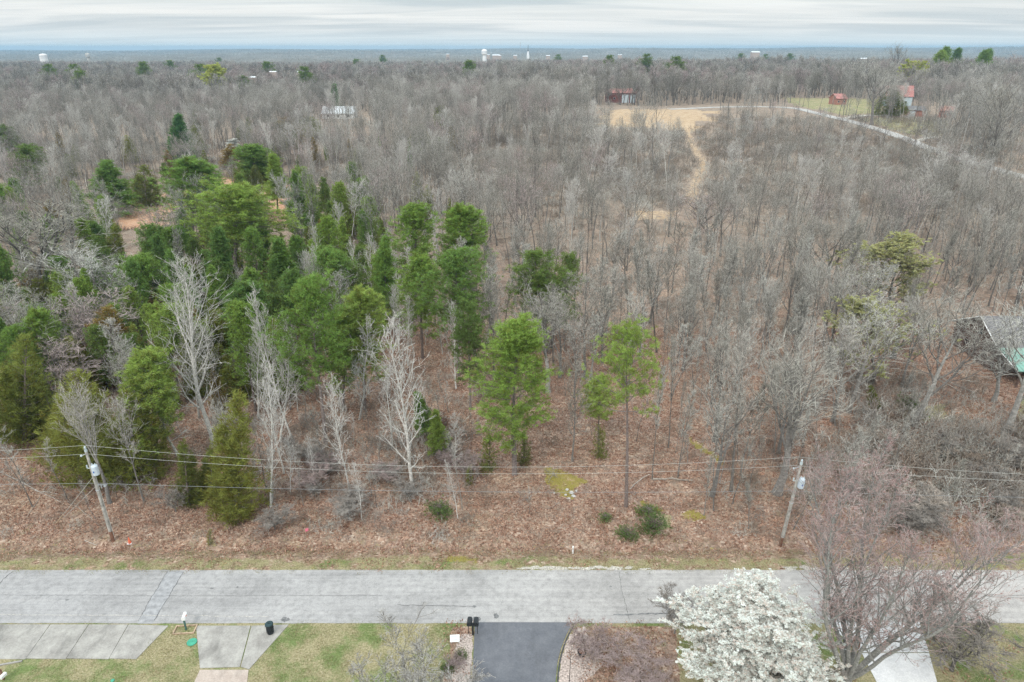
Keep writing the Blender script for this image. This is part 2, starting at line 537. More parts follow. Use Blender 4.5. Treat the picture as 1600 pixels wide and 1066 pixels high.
def children(g, pts, rad, m, t0, t1, ang, K, wob, upt, lens, rr, lentaper=.5):
    """m children on every parent polyline"""
    N, KK, _ = pts.shape
    t = t0 + (t1 - t0) * ((np.arange(m)[None] + g.uniform(0, 1, (N, m))) / m)
    f = t * (KK - 1); i = np.minimum(f.astype(int), KK - 2); fr = (f - i)
    idx = np.arange(N)[:, None]
    p = pts[idx, i] * (1 - fr[..., None]) + pts[idx, i + 1] * fr[..., None]
    tan = nrm(pts[idx, i + 1] - pts[idx, i])
    r = rad[idx, i] * (1 - fr) + rad[idx, i + 1] * fr
    rv = nrm(g.normal(0, 1, (N, m, 3)))
    perp = nrm(np.cross(tan, rv))
    a = ang * g.uniform(.65, 1.35, (N, m))
    d = tan * np.cos(a)[..., None] + perp * np.sin(a)[..., None]
    L = np.broadcast_to(lens[:, None], (N, m)) * (1 - lentaper * t) * g.uniform(.6, 1.25, (N, m))
    cp = walk(g, p.reshape(-1, 3), d.reshape(-1, 3), L.reshape(-1), K, wob, upt)
    r0 = (r * rr).reshape(-1)
    return cp, L.reshape(-1), r0


def bare_tree(seed, Ht=16, r0=.16, n1=20, cs=.35, ang=.75, R1=.22, n2=8, n3=5, n4=3, wob=.1, upt=.14, stems=1, twig=.0145, lod=0, open_=False, t3=.35):
    g = np.random.default_rng(seed)
    K0 = 12
    if stems == 1:
        pts = walk(g, np.zeros((1, 3)), np.array([[g.normal(0, .04), g.normal(0, .04), 1]]), np.array([Ht * (.8 if open_ else 1.0)]), K0, .045, .05)
        tt = np.linspace(0, 1, K0)
        rad = (r0 * (1 - .9 * tt ** .9))[None]
        rad[0, 0] *= 1.3
        tr = [(pts, rad, 8)]
    else:
        base = walk(g, np.zeros((1, 3)), np.array([[0, 0, 1.]]), np.array([1.2]), 4, .03, .05)
        br = np.array([[r0 * 1.5, r0 * 1.25, r0 * 1.15, r0]])
        a = np.arange(stems) * 2 * np.pi / stems + g.uniform(0, .8, stems)
        d = np.stack([np.cos(a) * g.uniform(.18, .55, stems), np.sin(a) * g.uniform(.18, .55, stems), np.ones(stems)], 1)
        pts = walk(g, np.repeat(base[:, -1] - [[0, 0, .15]], stems, 0), d, Ht * g.uniform(.8, 1.0, stems), K0, .06, .035)
        tt = np.linspace(0, 1, K0)
        rad = r0 * .8 * g.uniform(.7, 1, (stems, 1)) * (1 - .9 * tt[None] ** .85)
        tr = [(base, br, 9), (pts, rad, 7)]
    # first-order limbs
    m = max(2, n1 // max(1, stems))
    S = len(pts)
    t = cs + (1.0 - cs) * ((np.arange(m)[None] + g.uniform(0, 1, (S, m))) / m) * .98
    f = t * (K0 - 1); i = np.minimum(f.astype(int), K0 - 2); fr = f - i
    idx = np.arange(S)[:, None]
    p = pts[idx, i] * (1 - fr[..., None]) + pts[idx, i + 1] * fr[..., None]
    az = np.arange(m)[None] * 2.4 + g.uniform(0, 1.2, (S, m))
    q = (t - cs) / (1 - cs)
    an = ang * (1.15 - .55 * q) * g.uniform(.8, 1.2, (S, m))
    tan = nrm(pts[idx, i + 1] - pts[idx, i])
    d = np.stack([np.cos(az) * np.sin(an), np.sin(az) * np.sin(an), np.cos(an)], -1) + tan * .25
    if open_: L = Ht * R1 * (1.35 - .85 * q) * g.uniform(.75, 1.2, (S, m))
    else: L = Ht * R1 * (.55 + 1.1 * np.sin(np.pi * (q * .8 + .12))) * g.uniform(.6, 1.15, (S, m)) * (1 - .35 * q)
    r = (rad[idx, i] * .55).reshape(-1)
    l1 = walk(g, p.reshape(-1, 3), d.reshape(-1, 3), L.reshape(-1), 7, wob, upt)
    def taper(r, K, e=.85, mn=.004): return np.maximum(r[:, None] * (1 - e * np.linspace(0, 1, K)[None]), mn)
    r1 = taper(r, 7, .82, twig * 1.0)
    l2, L2, q2 = children(g, l1, r1, n2, .15, 1.0, .7, 5, wob * 1.2, upt * .8, L.reshape(-1) * .62, .6)
    r2 = taper(np.clip(q2, twig * 1.1, .06), 5, .7, twig)
    out = {'trunk': tr, 'limbs': [(l1, r1, 5 if lod == 0 else 4), (l2, r2, 3)]}
    l3, L3, q3 = children(g, l2, r2, n3, .1, 1.0, .7, 4 if lod == 0 else 3, wob * 1.4, upt * .5, np.maximum(L2 * .55, t3), .75)
    r3 = taper(np.full(len(l3), twig * 1.05), l3.shape[1], .5, twig * .6)
    out['limbs'].append((l3, r3, 3))
    if n4:
        l4, L4, q4 = children(g, l3, r3, n4, .1, 1.0, .65, 2, .1, upt * .4, np.maximum(L3 * .6, t3 * .7), .8)
        r4 = taper(np.full(len(l4), twig * .75), 2, .5, twig * .35)
        out['limbs'].append((l4, r4, 3))
    return out


def chunk(lines, mi):
    cs = []
    for p, r, n in lines:
        V, Fc = tube_arrays(p, r, n)
        cs.append((V, Fc, mi, None))
    return cs


def blades(g, cen, dirs, nb, L, W, spread, tintv=None):
    """needle or leaf triangles round every clump centre"""
    N = len(cen)
    d = nrm(dirs[:, None, :] + g.normal(0, spread, (N, nb, 3)))
    rv = nrm(g.normal(0, 1, (N, nb, 3)))
    side = nrm(np.cross(d, rv))
    L_ = L * g.uniform(.6, 1.3, (N, nb, 1)); W_ = W * g.uniform(.7, 1.3, (N, nb, 1))
    base = cen[:, None, :] + g.normal(0, L * .28, (N, nb, 3))
    a = base - side * W_ / 2; b = base + side * W_ / 2; c = base + d * L_
    V = np.stack([a, b, c], 2).reshape(-1, 3)
    Fc = np.arange(N * nb * 3).reshape(-1, 3)
    tn = g.uniform(0, 1, N) if tintv is None else tintv
    tn = np.clip(np.repeat(tn, nb * 3) + np.repeat(g.normal(0, .15, N * nb), 3), 0, 1)
    return V, Fc, tn


# a proto tree = {'h': height, 'r': crown radius, 'trunk': mesh, 'crown': mesh, 'joined': mesh}
def proto_bare(name, seed, bark=M_BARK, twigm=M_TWIG, bud=None, **kw):
    t = bare_tree(seed, **kw)
    lim = t['limbs']
    cr = chunk(lim[:2], 0 if bud != 'red' else 0) + chunk(lim[2:], 1)
    cmats = [bark, twigm]
    allp = np.concatenate([lim[-1][0].reshape(-1, 3), lim[1][0].reshape(-1, 3)])
    h = float(np.percentile(allp[:, 2], 99.5)); r = float(np.percentile(np.hypot(allp[:, 0], allp[:, 1]), 92))
    return {'h': h, 'r': r, 'tr': chunk(t['trunk'], 0), 'cr': cr, 'mats': cmats, 'name': name, 'lv': t}


def add_buds(p, m, seed, nb, L, W, lv=-1, frac=1.0, per=3, spread=.8):
    g = np.random.default_rng(seed)
    pts = p['lv']['limbs'][lv][0]
    N, K, _ = pts.shape
    sel = g.uniform(0, 1, N) < frac
    pts = pts[sel]; N = len(pts)
    t = g.uniform(.15, 1, (N, per))
    f = t * (K - 1); i = np.minimum(f.astype(int), K - 2); fr = (f - i)[..., None]
    idx = np.arange(N)[:, None]
    c = (pts[idx, i] * (1 - fr) + pts[idx, i + 1] * fr).reshape(-1, 3)
    d = nrm(pts[idx, i + 1] - pts[idx, i]).reshape(-1, 3)
    V, Fc, tn = blades(g, c, d, nb, L, W, spread)
    p['cr'].append((V, Fc, len(p['mats']), tn))
    p['mats'] = p['mats'] + [m]
    return p


def proto_pine(name, seed, Ht=19, cs=.35, Rc=3.2, nl=60, ncl=13, nb=18, top='round', mt=M_PINE, L=.27, W=.048, gap=0.0):
    g = np.random.default_rng(seed)
    pts = walk(g, np.zeros((1, 3)), np.array([[g.normal(0, .02), g.normal(0, .02), 1.]]), np.array([Ht * .97]), 12, .02, .04)
    tt = np.linspace(0, 1, 12)
    rad = (.0105 * Ht * (1 - .88 * tt))[None]
    t = cs + (1 - cs) * np.sort(g.uniform(0, 1, nl) ** .85)
    if top == 'round': prof = lambda q: np.clip(np.sqrt(np.clip(1 - (2 * q - .82) ** 2 / 1.42, .05, 1)), .15, 1)
    elif top == 'flat': prof = lambda q: .45 + .55 * np.sin(np.pi * np.clip(q * .75 + .2, 0, 1))
    else: prof = lambda q: np.clip(1.02 - q, .04, 1) ** .8
    f = t * 11; i = np.minimum(f.astype(int), 10); fr = (f - i)[:, None]
    p = pts[0, i] * (1 - fr) + pts[0, i + 1] * fr
    q = (t - cs) / (1 - cs)
    az = np.arange(nl) * 2.4 + g.uniform(0, .8, nl)
    lob = 1 + .25 * np.sin(az * 2 + g.uniform(0, 6)) + .15 * np.sin(az * 3 + q * 7)
    el = (.15 + .75 * q) if top != 'cone' else (.05 + .35 * q)
    L1 = Rc * prof(q) * lob * g.uniform(.7, 1.12, nl)
    nl_ = nl
    d = np.stack([np.cos(az) * np.cos(el), np.sin(az) * np.cos(el), np.sin(el)], 1)
    l1 = walk(g, p, d, L1, 6, .09, .06)
    r1 = np.maximum((.012 + .010 * L1)[:, None] * (1 - .8 * np.linspace(0, 1, 6)[None]), .008)
    # side sprays
    l2, L2, q2 = children(g, l1, r1, 8, .22, 1, .75, 3, .15, .08, L1 * .5, .6)
    r2 = np.full((len(l2), 3), .009)
    tc_ = g.uniform(.1, 1, (len(l2), max(1, ncl // 5 + 1)))
    f = tc_ * 2; i = np.minimum(f.astype(int), 1); fr = (f - i)[..., None]
    idx = np.arange(len(l2))[:, None]
    c = (l2[idx, i] * (1 - fr) + l2[idx, i + 1] * fr).reshape(-1, 3)
    tips = l1[:, -1]
    c = np.concatenate([c, tips, l2[:, -1]])
    keep = g.uniform(0, 1, len(c)) > gap
    c = c[keep] + g.normal(0, .2, (keep.sum(), 3))
    ax = np.stack([np.zeros(len(c)), np.zeros(len(c)), c[:, 2]], 1)
    out = nrm(c - ax) * .55 + np.array([0, 0, .75])
    V, Fc, tn = blades(g, c, out, int(nb * 1.25), L, W, .75)
    return {'h': float(np.percentile(V[:, 2], 99.7)), 'r': float(np.percentile(np.hypot(V[:, 0], V[:, 1]), 93)), 'tr': chunk([(pts, rad, 8)], 0),
            'cr': chunk([(l1, r1, 4), (l2, r2, 3)], 0) + [(V, Fc, 1, tn)], 'mats': [M_PBARK, mt], 'name': name}


def proto_cedar(name, seed, Ht=9, Rc=2.2, n=900, nb=14, mt=M_CEDAR, sharp=.8, L=.28, W=.042, multi=1):
    g = np.random.default_rng(seed)
    pts = walk(g, np.zeros((1, 3)), np.array([[0, 0, 1.]]), np.array([Ht * .93]), 8, .02, .05)
    rad = (.016 * Ht * (1 - .9 * np.linspace(0, 1, 8)))[None]
    q = g.uniform(0, 1, n) ** 1.25
    az = g.uniform(0, 2 * np.pi, n)
    rr = Rc * (np.clip(1 - q, 0, 1) ** sharp) * np.minimum(1, .55 + q * 5)
    lob = 1 + .22 * np.sin(az * 3 + 1 + q * 5 + seed) + .14 * np.sin(az * 5 + q * 17) + .10 * np.sin(az * 9 + q * 31)
    k = g.uniform(.25, 1, n) ** .5
    r = rr * lob * k
    sub = g.integers(0, multi, n)
    so = g.uniform(0, 6.28, multi); sr = Rc * g.uniform(.25, .5, multi); sh = g.uniform(.6, .9, multi); sh[0] = 1; sr[0] = 0
    ss = np.where(sub == 0, 1, .62)
    c = np.stack([np.cos(az) * r * ss + np.cos(so[sub]) * sr[sub], np.sin(az) * r * ss + np.sin(so[sub]) * sr[sub], Ht * sh[sub] * (.03 + .95 * q) + .12 * r], 1)
    c += g.normal(0, .16, c.shape)
    out = np.stack([np.cos(az), np.sin(az), np.full(n, .95)], 1)
    V, Fc, tn = blades(g, c, out, nb, L * 1.15, W * 1.15, .6)
    nl = 40
    ql = np.linspace(.05, .92, nl); al = np.arange(nl) * 2.4
    st = np.stack([0 * ql, 0 * ql, ql * Ht], 1)
    dl = np.stack([np.cos(al), np.sin(al), .55 + 0 * al], 1)
    l1 = walk(g, st, dl, Rc * np.clip(1 - ql, .1, 1) ** sharp * .95, 4, .08, .05)
    r1 = np.maximum(.035 * (1 - .8 * np.linspace(0, 1, 4)[None]) * np.ones((nl, 1)), .008)
    return {'h': float(np.percentile(V[:, 2], 99.7)), 'r': float(np.percentile(np.hypot(V[:, 0], V[:, 1]), 93)), 'tr': chunk([(pts, rad, 7)], 0),
            'cr': chunk([(l1, r1, 3)], 0) + [(V, Fc, 1, tn)], 'mats': [M_PBARK, mt], 'name': name}


def finish(p):
    p['trunk'] = np_mesh(p['name'] + '_trunk', p['tr'], [p['mats'][0]])
    p['crown'] = np_mesh(p['name'] + '_crown', p['cr'], p['mats'])
    return p


def joined(p):
    return np_mesh(p['name'], [(v, f, 0, t) for v, f, _, t in p['tr']] + p['cr'], p['mats'])


def tag(o, label, cat, group=None, kind=None):
    if label: o['label'] = label
    if cat: o['category'] = cat
    if group: o['group'] = group
    if kind: o['kind'] = kind
    return o


def thing(name, label, cat, loc=(0, 0, 0), rz=0, group=None):
    o = bpy.data.objects.new(name, None)
    o.empty_display_size = .3
    COL.objects.link(o)
    o.location = loc; o.rotation_euler = (0, 0, rz)
    return tag(o, label, cat, group)


def plant(name, p, x, y, h, wr, label, cat, group=None, rz=None, lean=None, z=None):
    """a tree thing: Empty at its foot with trunk and crown; wr = crown radius in metres or None"""
    o = bpy.data.objects.new(name, None)
    COL.objects.link(o)
    s = h / p['h']
    sw = s if wr is None else wr / p['r']
    o.location = (x, y, (float(H(x, y)) if z is None else z) - .05)
    lx, ly = lean if lean else (random.gauss(0, .03), random.gauss(0, .03))
    o.rotation_euler = (lx, ly, random.uniform(0, 6.28) if rz is None else rz)
    o.scale = (sw, sw, s)
    tag(o, label, cat, group)
    rv = random.random()
    for part in ('trunk', 'crown'):
        c = bpy.data.objects.new(part, p[part])
        c.parent = o
        COL.objects.link(c)
    return o


def scatter(name, pts, sc, idx, protos, label, cat=None, kind='stuff', tilt=None):
    """many small or far instances in one object"""
    me = bpy.data.meshes.new(name)
    me.vertices.add(len(pts)); me.vertices.foreach_set('co', np.asarray(pts, np.float32).reshape(-1))
    n = len(pts)
    a = me.attributes.new('rot', 'FLOAT_VECTOR', 'POINT')
    rot = np.zeros((n, 3)); rot[:, 2] = rng.uniform(0, 2 * np.pi, n)
    rot[:, :2] = rng.normal(0, .04 if tilt is None else tilt, (n, 2))
    a.data.foreach_set('vector', rot.astype(np.float32).reshape(-1))
    a = me.attributes.new('sc', 'FLOAT_VECTOR', 'POINT')
    a.data.foreach_set('vector', np.asarray(sc, np.float32).reshape(-1))
    a = me.attributes.new('idx', 'INT', 'POINT')
    a.data.foreach_set('value', np.asarray(idx, np.int32))
    o = bpy.data.objects.new(name, me)
    COL.objects.link(o)
    col = bpy.data.collections.new(name + '_source')
    for i, pm in enumerate(protos):
        po = bpy.data.objects.new('%s_source_%02d' % (name, i), pm)
        col.objects.link(po)
    ng = bpy.data.node_groups.new(name, 'GeometryNodeTree')
    ng.interface.new_socket('Geometry', in_out='INPUT', socket_type='NodeSocketGeometry')
    ng.interface.new_socket('Geometry', in_out='OUTPUT', socket_type='NodeSocketGeometry')
    N = ng.nodes; Lk = ng.links
    gi = N.new('NodeGroupInput'); go = N.new('NodeGroupOutput')
    ci = N.new('GeometryNodeCollectionInfo'); ci.inputs[0].default_value = col
    ci.inputs[1].default_value = True; ci.inputs[2].default_value = True
    ip = N.new('GeometryNodeInstanceOnPoints'); ip.inputs['Pick Instance'].default_value = True
    def na(nm, ty):
        q = N.new('GeometryNodeInputNamedAttribute'); q.data_type = ty; q.inputs[0].default_value = nm
        return q.outputs[0]
    Lk.new(gi.outputs[0], ip.inputs['Points']); Lk.new(ci.outputs[0], ip.inputs['Instance'])
    Lk.new(na('idx', 'INT'), ip.inputs['Instance Index'])
    Lk.new(na('rot', 'FLOAT_VECTOR'), ip.inputs['Rotation'])
    Lk.new(na('sc', 'FLOAT_VECTOR'), ip.inputs['Scale'])
    Lk.new(ip.outputs[0], go.inputs[0])
    md = o.modifiers.new('scatter', 'NODES'); md.node_group = ng
    tag(o, label, cat, None, kind)
    return o


# ------------------------------------------------------------------ zones on the ground
ROAD_Y0, ROAD_Y1 = 44.0, 50.4
CLEARING = poly_w([(932, 180), (960, 173), (1040, 170), (1112, 173), (1118, 190), (1075, 202), (1000, 203), (940, 197)])
TRAIL = poly_w([(1075, 200), (1080, 225), (1100, 255), (1082, 300), (1090, 330)])
TRACK = poly_w([(200, 352), (245, 328), (300, 312), (330, 282), (365, 292), (420, 290), (432, 315), (455, 345)])
BARE_SPOTS = [poly_w([(205, 320), (262, 300), (262, 352), (215, 360)]), poly_w([(990, 330), (1060, 330), (1050, 345), (985, 345)])]
SIDE_ROAD = poly_w([(1045, 171), (1110, 168), (1180, 167), (1240, 169), (1290, 181), (1340, 193), (1400, 212), (1440, 228), (1500, 250), (1600, 277), (1680, 300)])
SIDE_DRIVES = [poly_w([(1318, 186), (1350, 181), (1400, 180)]), poly_w([(1428, 222), (1450, 216), (1490, 214)]), poly_w([(1500, 176), (1560, 177), (1600, 178)])]
LAWNFAR = poly_w([(1225, 153), (1375, 155), (1372, 176), (1320, 180), (1240, 165)])
LAWNMID = poly_w([(1340, 186), (1400, 183), (1480, 190), (1480, 212), (1440, 214), (1400, 205)])
MOSS = [poly_w([(853, 728), (880, 735), (895, 742), (925, 752), (900, 765), (898, 784), (875, 775), (852, 757)]),
        poly_w([(1060, 800), (1085, 794), (1105, 808), (1085, 815), (1062, 808)]),
        poly_w([(995, 780), (1035, 795), (1040, 802), (1000, 790)]), poly_w([(1080, 682), (1136, 722), (1128, 728), (1075, 692)]),
        poly_w([(700, 866), (745, 872), (745, 880), (700, 878)])]
GREENP = [poly_w([(1010, 800), (1050, 805), (1045, 830), (1010, 828)]), poly_w([(1560, 868), (1640, 864), (1640, 884), (1560, 884)]),
          poly_w([(1410, 640), (1480, 630), (1480, 655), (1415, 665)]), poly_w([(1590, 620), (1660, 610), (1660, 680), (1592, 690)])]
BED_R = poly_w([(900, 978), (905, 1066), (870, 1200), (1080, 1200), (1060, 980)])
BED_C = poly_w([(700, 978), (738, 978), (735, 1200), (690, 1200)])


def drive_mask(x, y):
    """0 = woods ... used to keep trees off open ground"""
    bad = in_poly(x, y, CLEARING) | (seg_dist(x, y, SIDE_ROAD) < 3.2) | in_poly(x, y, LAWNFAR)
    for d in SIDE_DRIVES: bad |= seg_dist(x, y, d) < 2.2
    bad |= (seg_dist(x, y, TRAIL) < 3) | (seg_dist(x, y, TRACK) < 2.6)
    for b in BARE_SPOTS: bad |= in_poly(x, y, b)
    return bad


def make_ground():
    ys = [-60, -30, 0, 15, 25, 30]
    y = 30.0
    while y < 9000:
        y += max(.42, (y - 34) * .0125) if y < 1500 else (y * .03)
        ys.append(y)
    ys = np.array(ys)
    s = np.linspace(-1, 1, 381)
    u = s + .9 * s ** 7
    wv = np.maximum(ys, 10) * .95 + 45
    X = u[None, :] * wv[:, None]; Y = np.repeat(ys[:, None], len(s), 1)
    Z = H(X, Y)
    ny, nx = X.shape
    V = np.stack([X, Y, Z], -1).reshape(-1, 3).astype(np.float32)
    i = (np.arange(ny - 1)[:, None] * nx + np.arange(nx - 1)[None]).reshape(-1)
    Fc = np.stack([i, i + 1, i + nx + 1, i + nx], 1)
    me = np_mesh('ground', [(V, Fc, 0, None)], [M_GROUND])
    x = X.reshape(-1); y = Y.reshape(-1)
    R_ = np.zeros(len(x)); G_ = np.zeros(len(x)); B_ = np.zeros(len(x))
    R_[in_poly(x + 5 * np.sin(y * .21) + 3 * np.sin(y * .6), y + 4 * np.sin(x * .17) + 2.5 * np.sin(x * .45), CLEARING)] = .82
    R_ = np.maximum(R_, .55 * np.clip(1.35 - seg_dist(x, y, TRAIL) / 3.0, 0, 1))
    R_ = np.maximum(R_, np.clip(1.8 - seg_dist(x, y, TRACK) / 4.5, 0, 1))
    for b in BARE_SPOTS: R_[in_poly(x, y, b)] = .55
    R_ = np.maximum(R_, .65 * np.clip(1 - seg_dist(x, y, SIDE_ROAD) / 9, 0, 1) * (y > 250))
    nz = .5 + .5 * np.sin(x * .35 + 1.1 * np.sin(x * .13)) * np.sin(x * .071 + 2)
    G_ = np.maximum(G_, np.clip((52.3 + .8 * nz - y) / .8, 0, 1) * .56 * (y > 46))
    G_[(y <= 46)] = 1
    G_[in_poly(x, y, BED_R) | in_poly(x, y, BED_C)] = .2
    G_[in_poly(x, y, LAWNFAR)] = 1; G_[in_poly(x, y, LAWNMID)] = .8
    for p in GREENP: G_[in_poly(x, y, p)] = .8
    for p in MOSS: B_[in_poly(x, y, p)] = .8
    B_ = np.maximum(B_, .25 * (y > 46) * (y < 55))
    tint = np.zeros(len(x)); tint[(x < -40) & (y < 330)] = .85
    me.attributes['tint'].data.foreach_set('value', tint.astype(np.float32))
    at = me.attributes.new('zone', 'FLOAT_COLOR', 'POINT')
    at.data.foreach_set('color', np.stack([R_, G_, B_, np.ones(len(x))], 1).astype(np.float32).reshape(-1))
    me.polygons.foreach_set('use_smooth', np.ones(len(me.polygons), bool))
    o = bpy.data.objects.new('ground', me)
    COL.objects.link(o)
    o['kind'] = 'structure'
    o['label'] = 'brown leaf-littered woodland floor with grassy verges'


make_ground()


def strip(line, wl, z=.03, n=60, jit=0.0):
    """a paved ribbon along a world polyline, laid on the terrain"""
    line = np.array(line, float)
    d = np.concatenate([[0], np.cumsum(np.hypot(*np.diff(line, axis=0).T))])
    t = np.linspace(0, d[-1], n)
    cx = np.interp(t, d, line[:, 0]); cy = np.interp(t, d, line[:, 1])
    k = np.ones(5) / 5
    cx[2:-2] = np.convolve(cx, k, 'valid'); cy[2:-2] = np.convolve(cy, k, 'valid')
    tx = np.gradient(cx); ty = np.gradient(cy); l = np.hypot(tx, ty)
    nx_, ny_ = -ty / l, tx / l
    wv = wl / 2 * (1 + jit * rng.normal(0, 1, (2, n)))
    mb = MB()
    vs = []
    for j in range(5):
        f = -1 + j / 2
        ww = np.where(f < 0, wv[0], wv[1])
        x = cx + nx_ * ww * f; y = cy + ny_ * ww * f
        zz = H(x, y)
        vs.append(np.stack([x, y, zz], 1))
    zc_ = np.max([v[:, 2] for v in vs], axis=0) + z
    V = []
    for v in vs: v[:, 2] = zc_; V += list(map(tuple, v))
    Fs = [(j * n + i, j * n + i + 1, (j + 1) * n + i + 1, (j + 1) * n + i) for j in range(4) for i in range(n - 1)]
    # skirts down into the ground
    o = len(V)
    for src in (0, 4):
        V += [(x, y, z_ - .6) for x, y, z_ in V[src * n:(src + 1) * n]]
    Fs += [(i, i + 1, o + i + 1, o + i) for i in range(n - 1)]
    Fs += [(4 * n + i, 4 * n + i + 1, o + n + i + 1, o + n + i) for i in range(n - 1)]
    mb.add(V, Fs)
    return mb


# ---- the road with its patch, cracks and stains
def ragged(x0, x1, y, amp, n, sgn=1):
    xs = np.linspace(x0, x1, n)
    return [(float(x), float(y + sgn * amp * abs(rng.normal(0, 1)) * .5)) for x in xs]


mb = MB()
far_e = ragged(-420, 420, ROAD_Y1, .07, 700)
near_e = ragged(-420, 420, ROAD_Y0, .07, 700, -1)
n = len(far_e)
mb.add([(x, y, .03) for x, y in far_e] + [(x, y, .03) for x, y in near_e] + [(x, y, -.05) for x, y in far_e] + [(x, y, -.05) for x, y in near_e],
       [(i, n + i, n + i + 1, i + 1) for i in range(n - 1)] + [(i, i + 1, 2 * n + i + 1, 2 * n + i) for i in range(n - 1)] + [(n + i, 3 * n + i, 3 * n + i + 1, n + i + 1) for i in range(n - 1)])
road = mb.build('road', M_ROAD)
tag(road, 'pale grey two-lane asphalt road crossing in front of the woods', None, None, 'structure')


def flat_poly(name, px, z, m, parent, label=None):
    w_ = poly_w(px)
    b = MB(); b.add([(x, y, z) for x, y in w_], [tuple(range(len(w_)))[::-1] if np.cross(w_[1] - w_[0], w_[2] - w_[1]) < 0 else tuple(range(len(w_)))])
    o = b.build(name, m, parent)
    if label: o['label'] = label
    return o


flat_poly('asphalt_patch', [(263, 893), (287, 893), (262, 935), (238, 975), (215, 975), (236, 935)], .034, M_PATCH, road, 'slanting repaired strip across the road')
def crack(px, wd, m=M_TAR, z=.038, name='crack'):
    w_ = poly_w(px)
    d = np.concatenate([[0], np.cumsum(np.hypot(*np.diff(w_, axis=0).T))])
    t = np.arange(0, d[-1], .25)
    x = np.interp(t, d, w_[:, 0]) + rng.normal(0, .035, len(t)); y = np.interp(t, d, w_[:, 1]) + rng.normal(0, .03, len(t))
    tx = np.gradient(x); ty = np.gradient(y); l = np.hypot(tx, ty)
    ww = wd * rng.uniform(.4, 1.2, len(t)) / 2
    a = np.stack([x - ty / l * ww, y + tx / l * ww, np.full(len(t), z)], 1); b_ = np.stack([x + ty / l * ww, y - tx / l * ww, np.full(len(t), z)], 1)
    k = len(t); b = MB()
    b.add(list(a) + list(b_), [(i, k + i, k + i + 1, i + 1) for i in range(k - 1)])
    b.build(name, m, road)
crack([(262, 894), (236, 935), (215, 974)], .05)
crack([(287, 894), (262, 935), (239, 974)], .05)
crack([(0, 912), (12, 900), (22, 892)], .07)
crack([(967, 893), (972, 925), (984, 972)], .035)
crack([(0, 930), (130, 931), (300, 932), (600, 931)], .025)
crack([(0, 961), (200, 962), (420, 964)], .04, M_GRAVEL)
crack([(620, 946), (680, 947), (742, 948)], .05)
crack([(960, 961), (1000, 960), (1060, 959)], .16, M_STAIN)
def blob(name, px, py, rx, ry, z, m, parent, n=22):
    x, y = P(px, py)
    b = MB(); vs = []
    for i in range(n):
        a = 2 * math.pi * i / n; k = random.uniform(.65, 1.15)
        vs.append((x + rx * k * math.cos(a), y + ry * k * math.sin(a), z))
    b.add(vs, [tuple(range(n))]); return b.build(name, m, parent)
blob('tar_spot', 741, 948, .25, .14, .039, M_STAIN, road)
blob('tar_spot', 775, 963, .25, .35, .039, M_STAIN, road)
blob('tar_spot', 742, 968, .6, .25, .039, M_STAIN, road)
blob('tar_spot', 445, 969, .4, .3, .039, M_STAIN, road)
blob('tar_spot', 105, 938, .2, .08, .039, M_STAIN, road)
blob('tar_spot', 331, 920, .2, .1, .039, M_STAIN, road)
blob('tar_spot', 371, 918, .12, .1, .039, M_STAIN, road)
blob('tar_spot', 954, 917, .12, .08, .039, M_STAIN, road)
# crumbled pale shoulder
b = MB()
for i in range(90):
    px = random.choice([random.uniform(800, 1035), random.uniform(820, 935), random.uniform(1230, 1330), random.uniform(1360, 1420)])
    x, y = P(px, random.uniform(886, 890))
    k = 9; r1, r2 = random.uniform(.2, .75), random.uniform(.08, .24)
    z = .005 + .0004 * i
    b.add([(x + r1 * random.uniform(.7, 1.1) * math.cos(a * 6.283 / k), y + r2 * random.uniform(.6, 1.2) * math.sin(a * 6.283 / k), z) for a in range(k)], [tuple(range(k))])
o = b.build('road_shoulder', M_GRAVEL); o['kind'] = 'stuff'; o['label'] = 'crumbled pale gravel along the far road edge'

# ---- concrete aprons and drives on the near side
def slab_set(name, quads, m, label, top=.05):
    root = thing(name, label, None)
    root['kind'] = 'structure'
    for q in quads:
        w_ = poly_w(q) if not isinstance(q, np.ndarray) else q
        c = w_.mean(0)
        w_ = c + (w_ - c) * (1 - .035 / max(.5, np.abs(w_ - c).max()))
        b = MB(); 
        pl = [tuple(p) for p in w_]
        if sum(pl[i][0] * pl[(i + 1) % len(pl)][1] - pl[(i + 1) % len(pl)][0] * pl[i][1] for i in range(len(pl))) < 0: pl = pl[::-1]
        b.prism(pl, -.1, top + random.uniform(0, .006))
        b.build('slab', m, root)
    return root


ft = [-110, -20, 79, 139, 201, 264]          # joints at the road edge
fb = [-150, -60, 40, 103, 170, 213]          # joints at the lower edge
slab_set('concrete_apron', [[(ft[i], 976), (ft[i + 1], 976 + (i > 3) * 2), (fb[i + 1], 1031), (fb[i], 1030)] for i in range(5)], M_CONC, 'stained concrete parking apron of five slabs beside the road')
slab_set('concrete_driveway', [[(306, 978), (392, 978), (375, 1043), (312, 1045)], [(393, 978), (452, 976), (389, 1047), (376, 1043)]], M_CONC, 'grey concrete driveway flaring towards the road')
slab_set('pink_driveway', [[(312, 1047), (389, 1047), (384, 1090), (292, 1090)], [(292, 1092), (384, 1092), (375, 1250), (250, 1250)]], M_CONCP, 'pinkish concrete driveway slab below the grey flare', .04)
slab_set('white_driveway', [[(1290, 973), (1437, 973), (1452, 1020), (1345, 1020)], [(1346, 1021), (1452, 1021), (1466, 1072), (1372, 1072)], [(1373, 1074), (1466, 1074), (1500, 1250), (1440, 1250)]], M_CONCW, 'bright new concrete driveway under the big reddish tree')
w_ = [(742, 973), (896, 973), (886, 990), (877, 1012), (871, 1035), (868, 1066), (866, 1250), (712, 1250), (738, 1066)]
pl = [tuple(p) for p in poly_w(w_)]
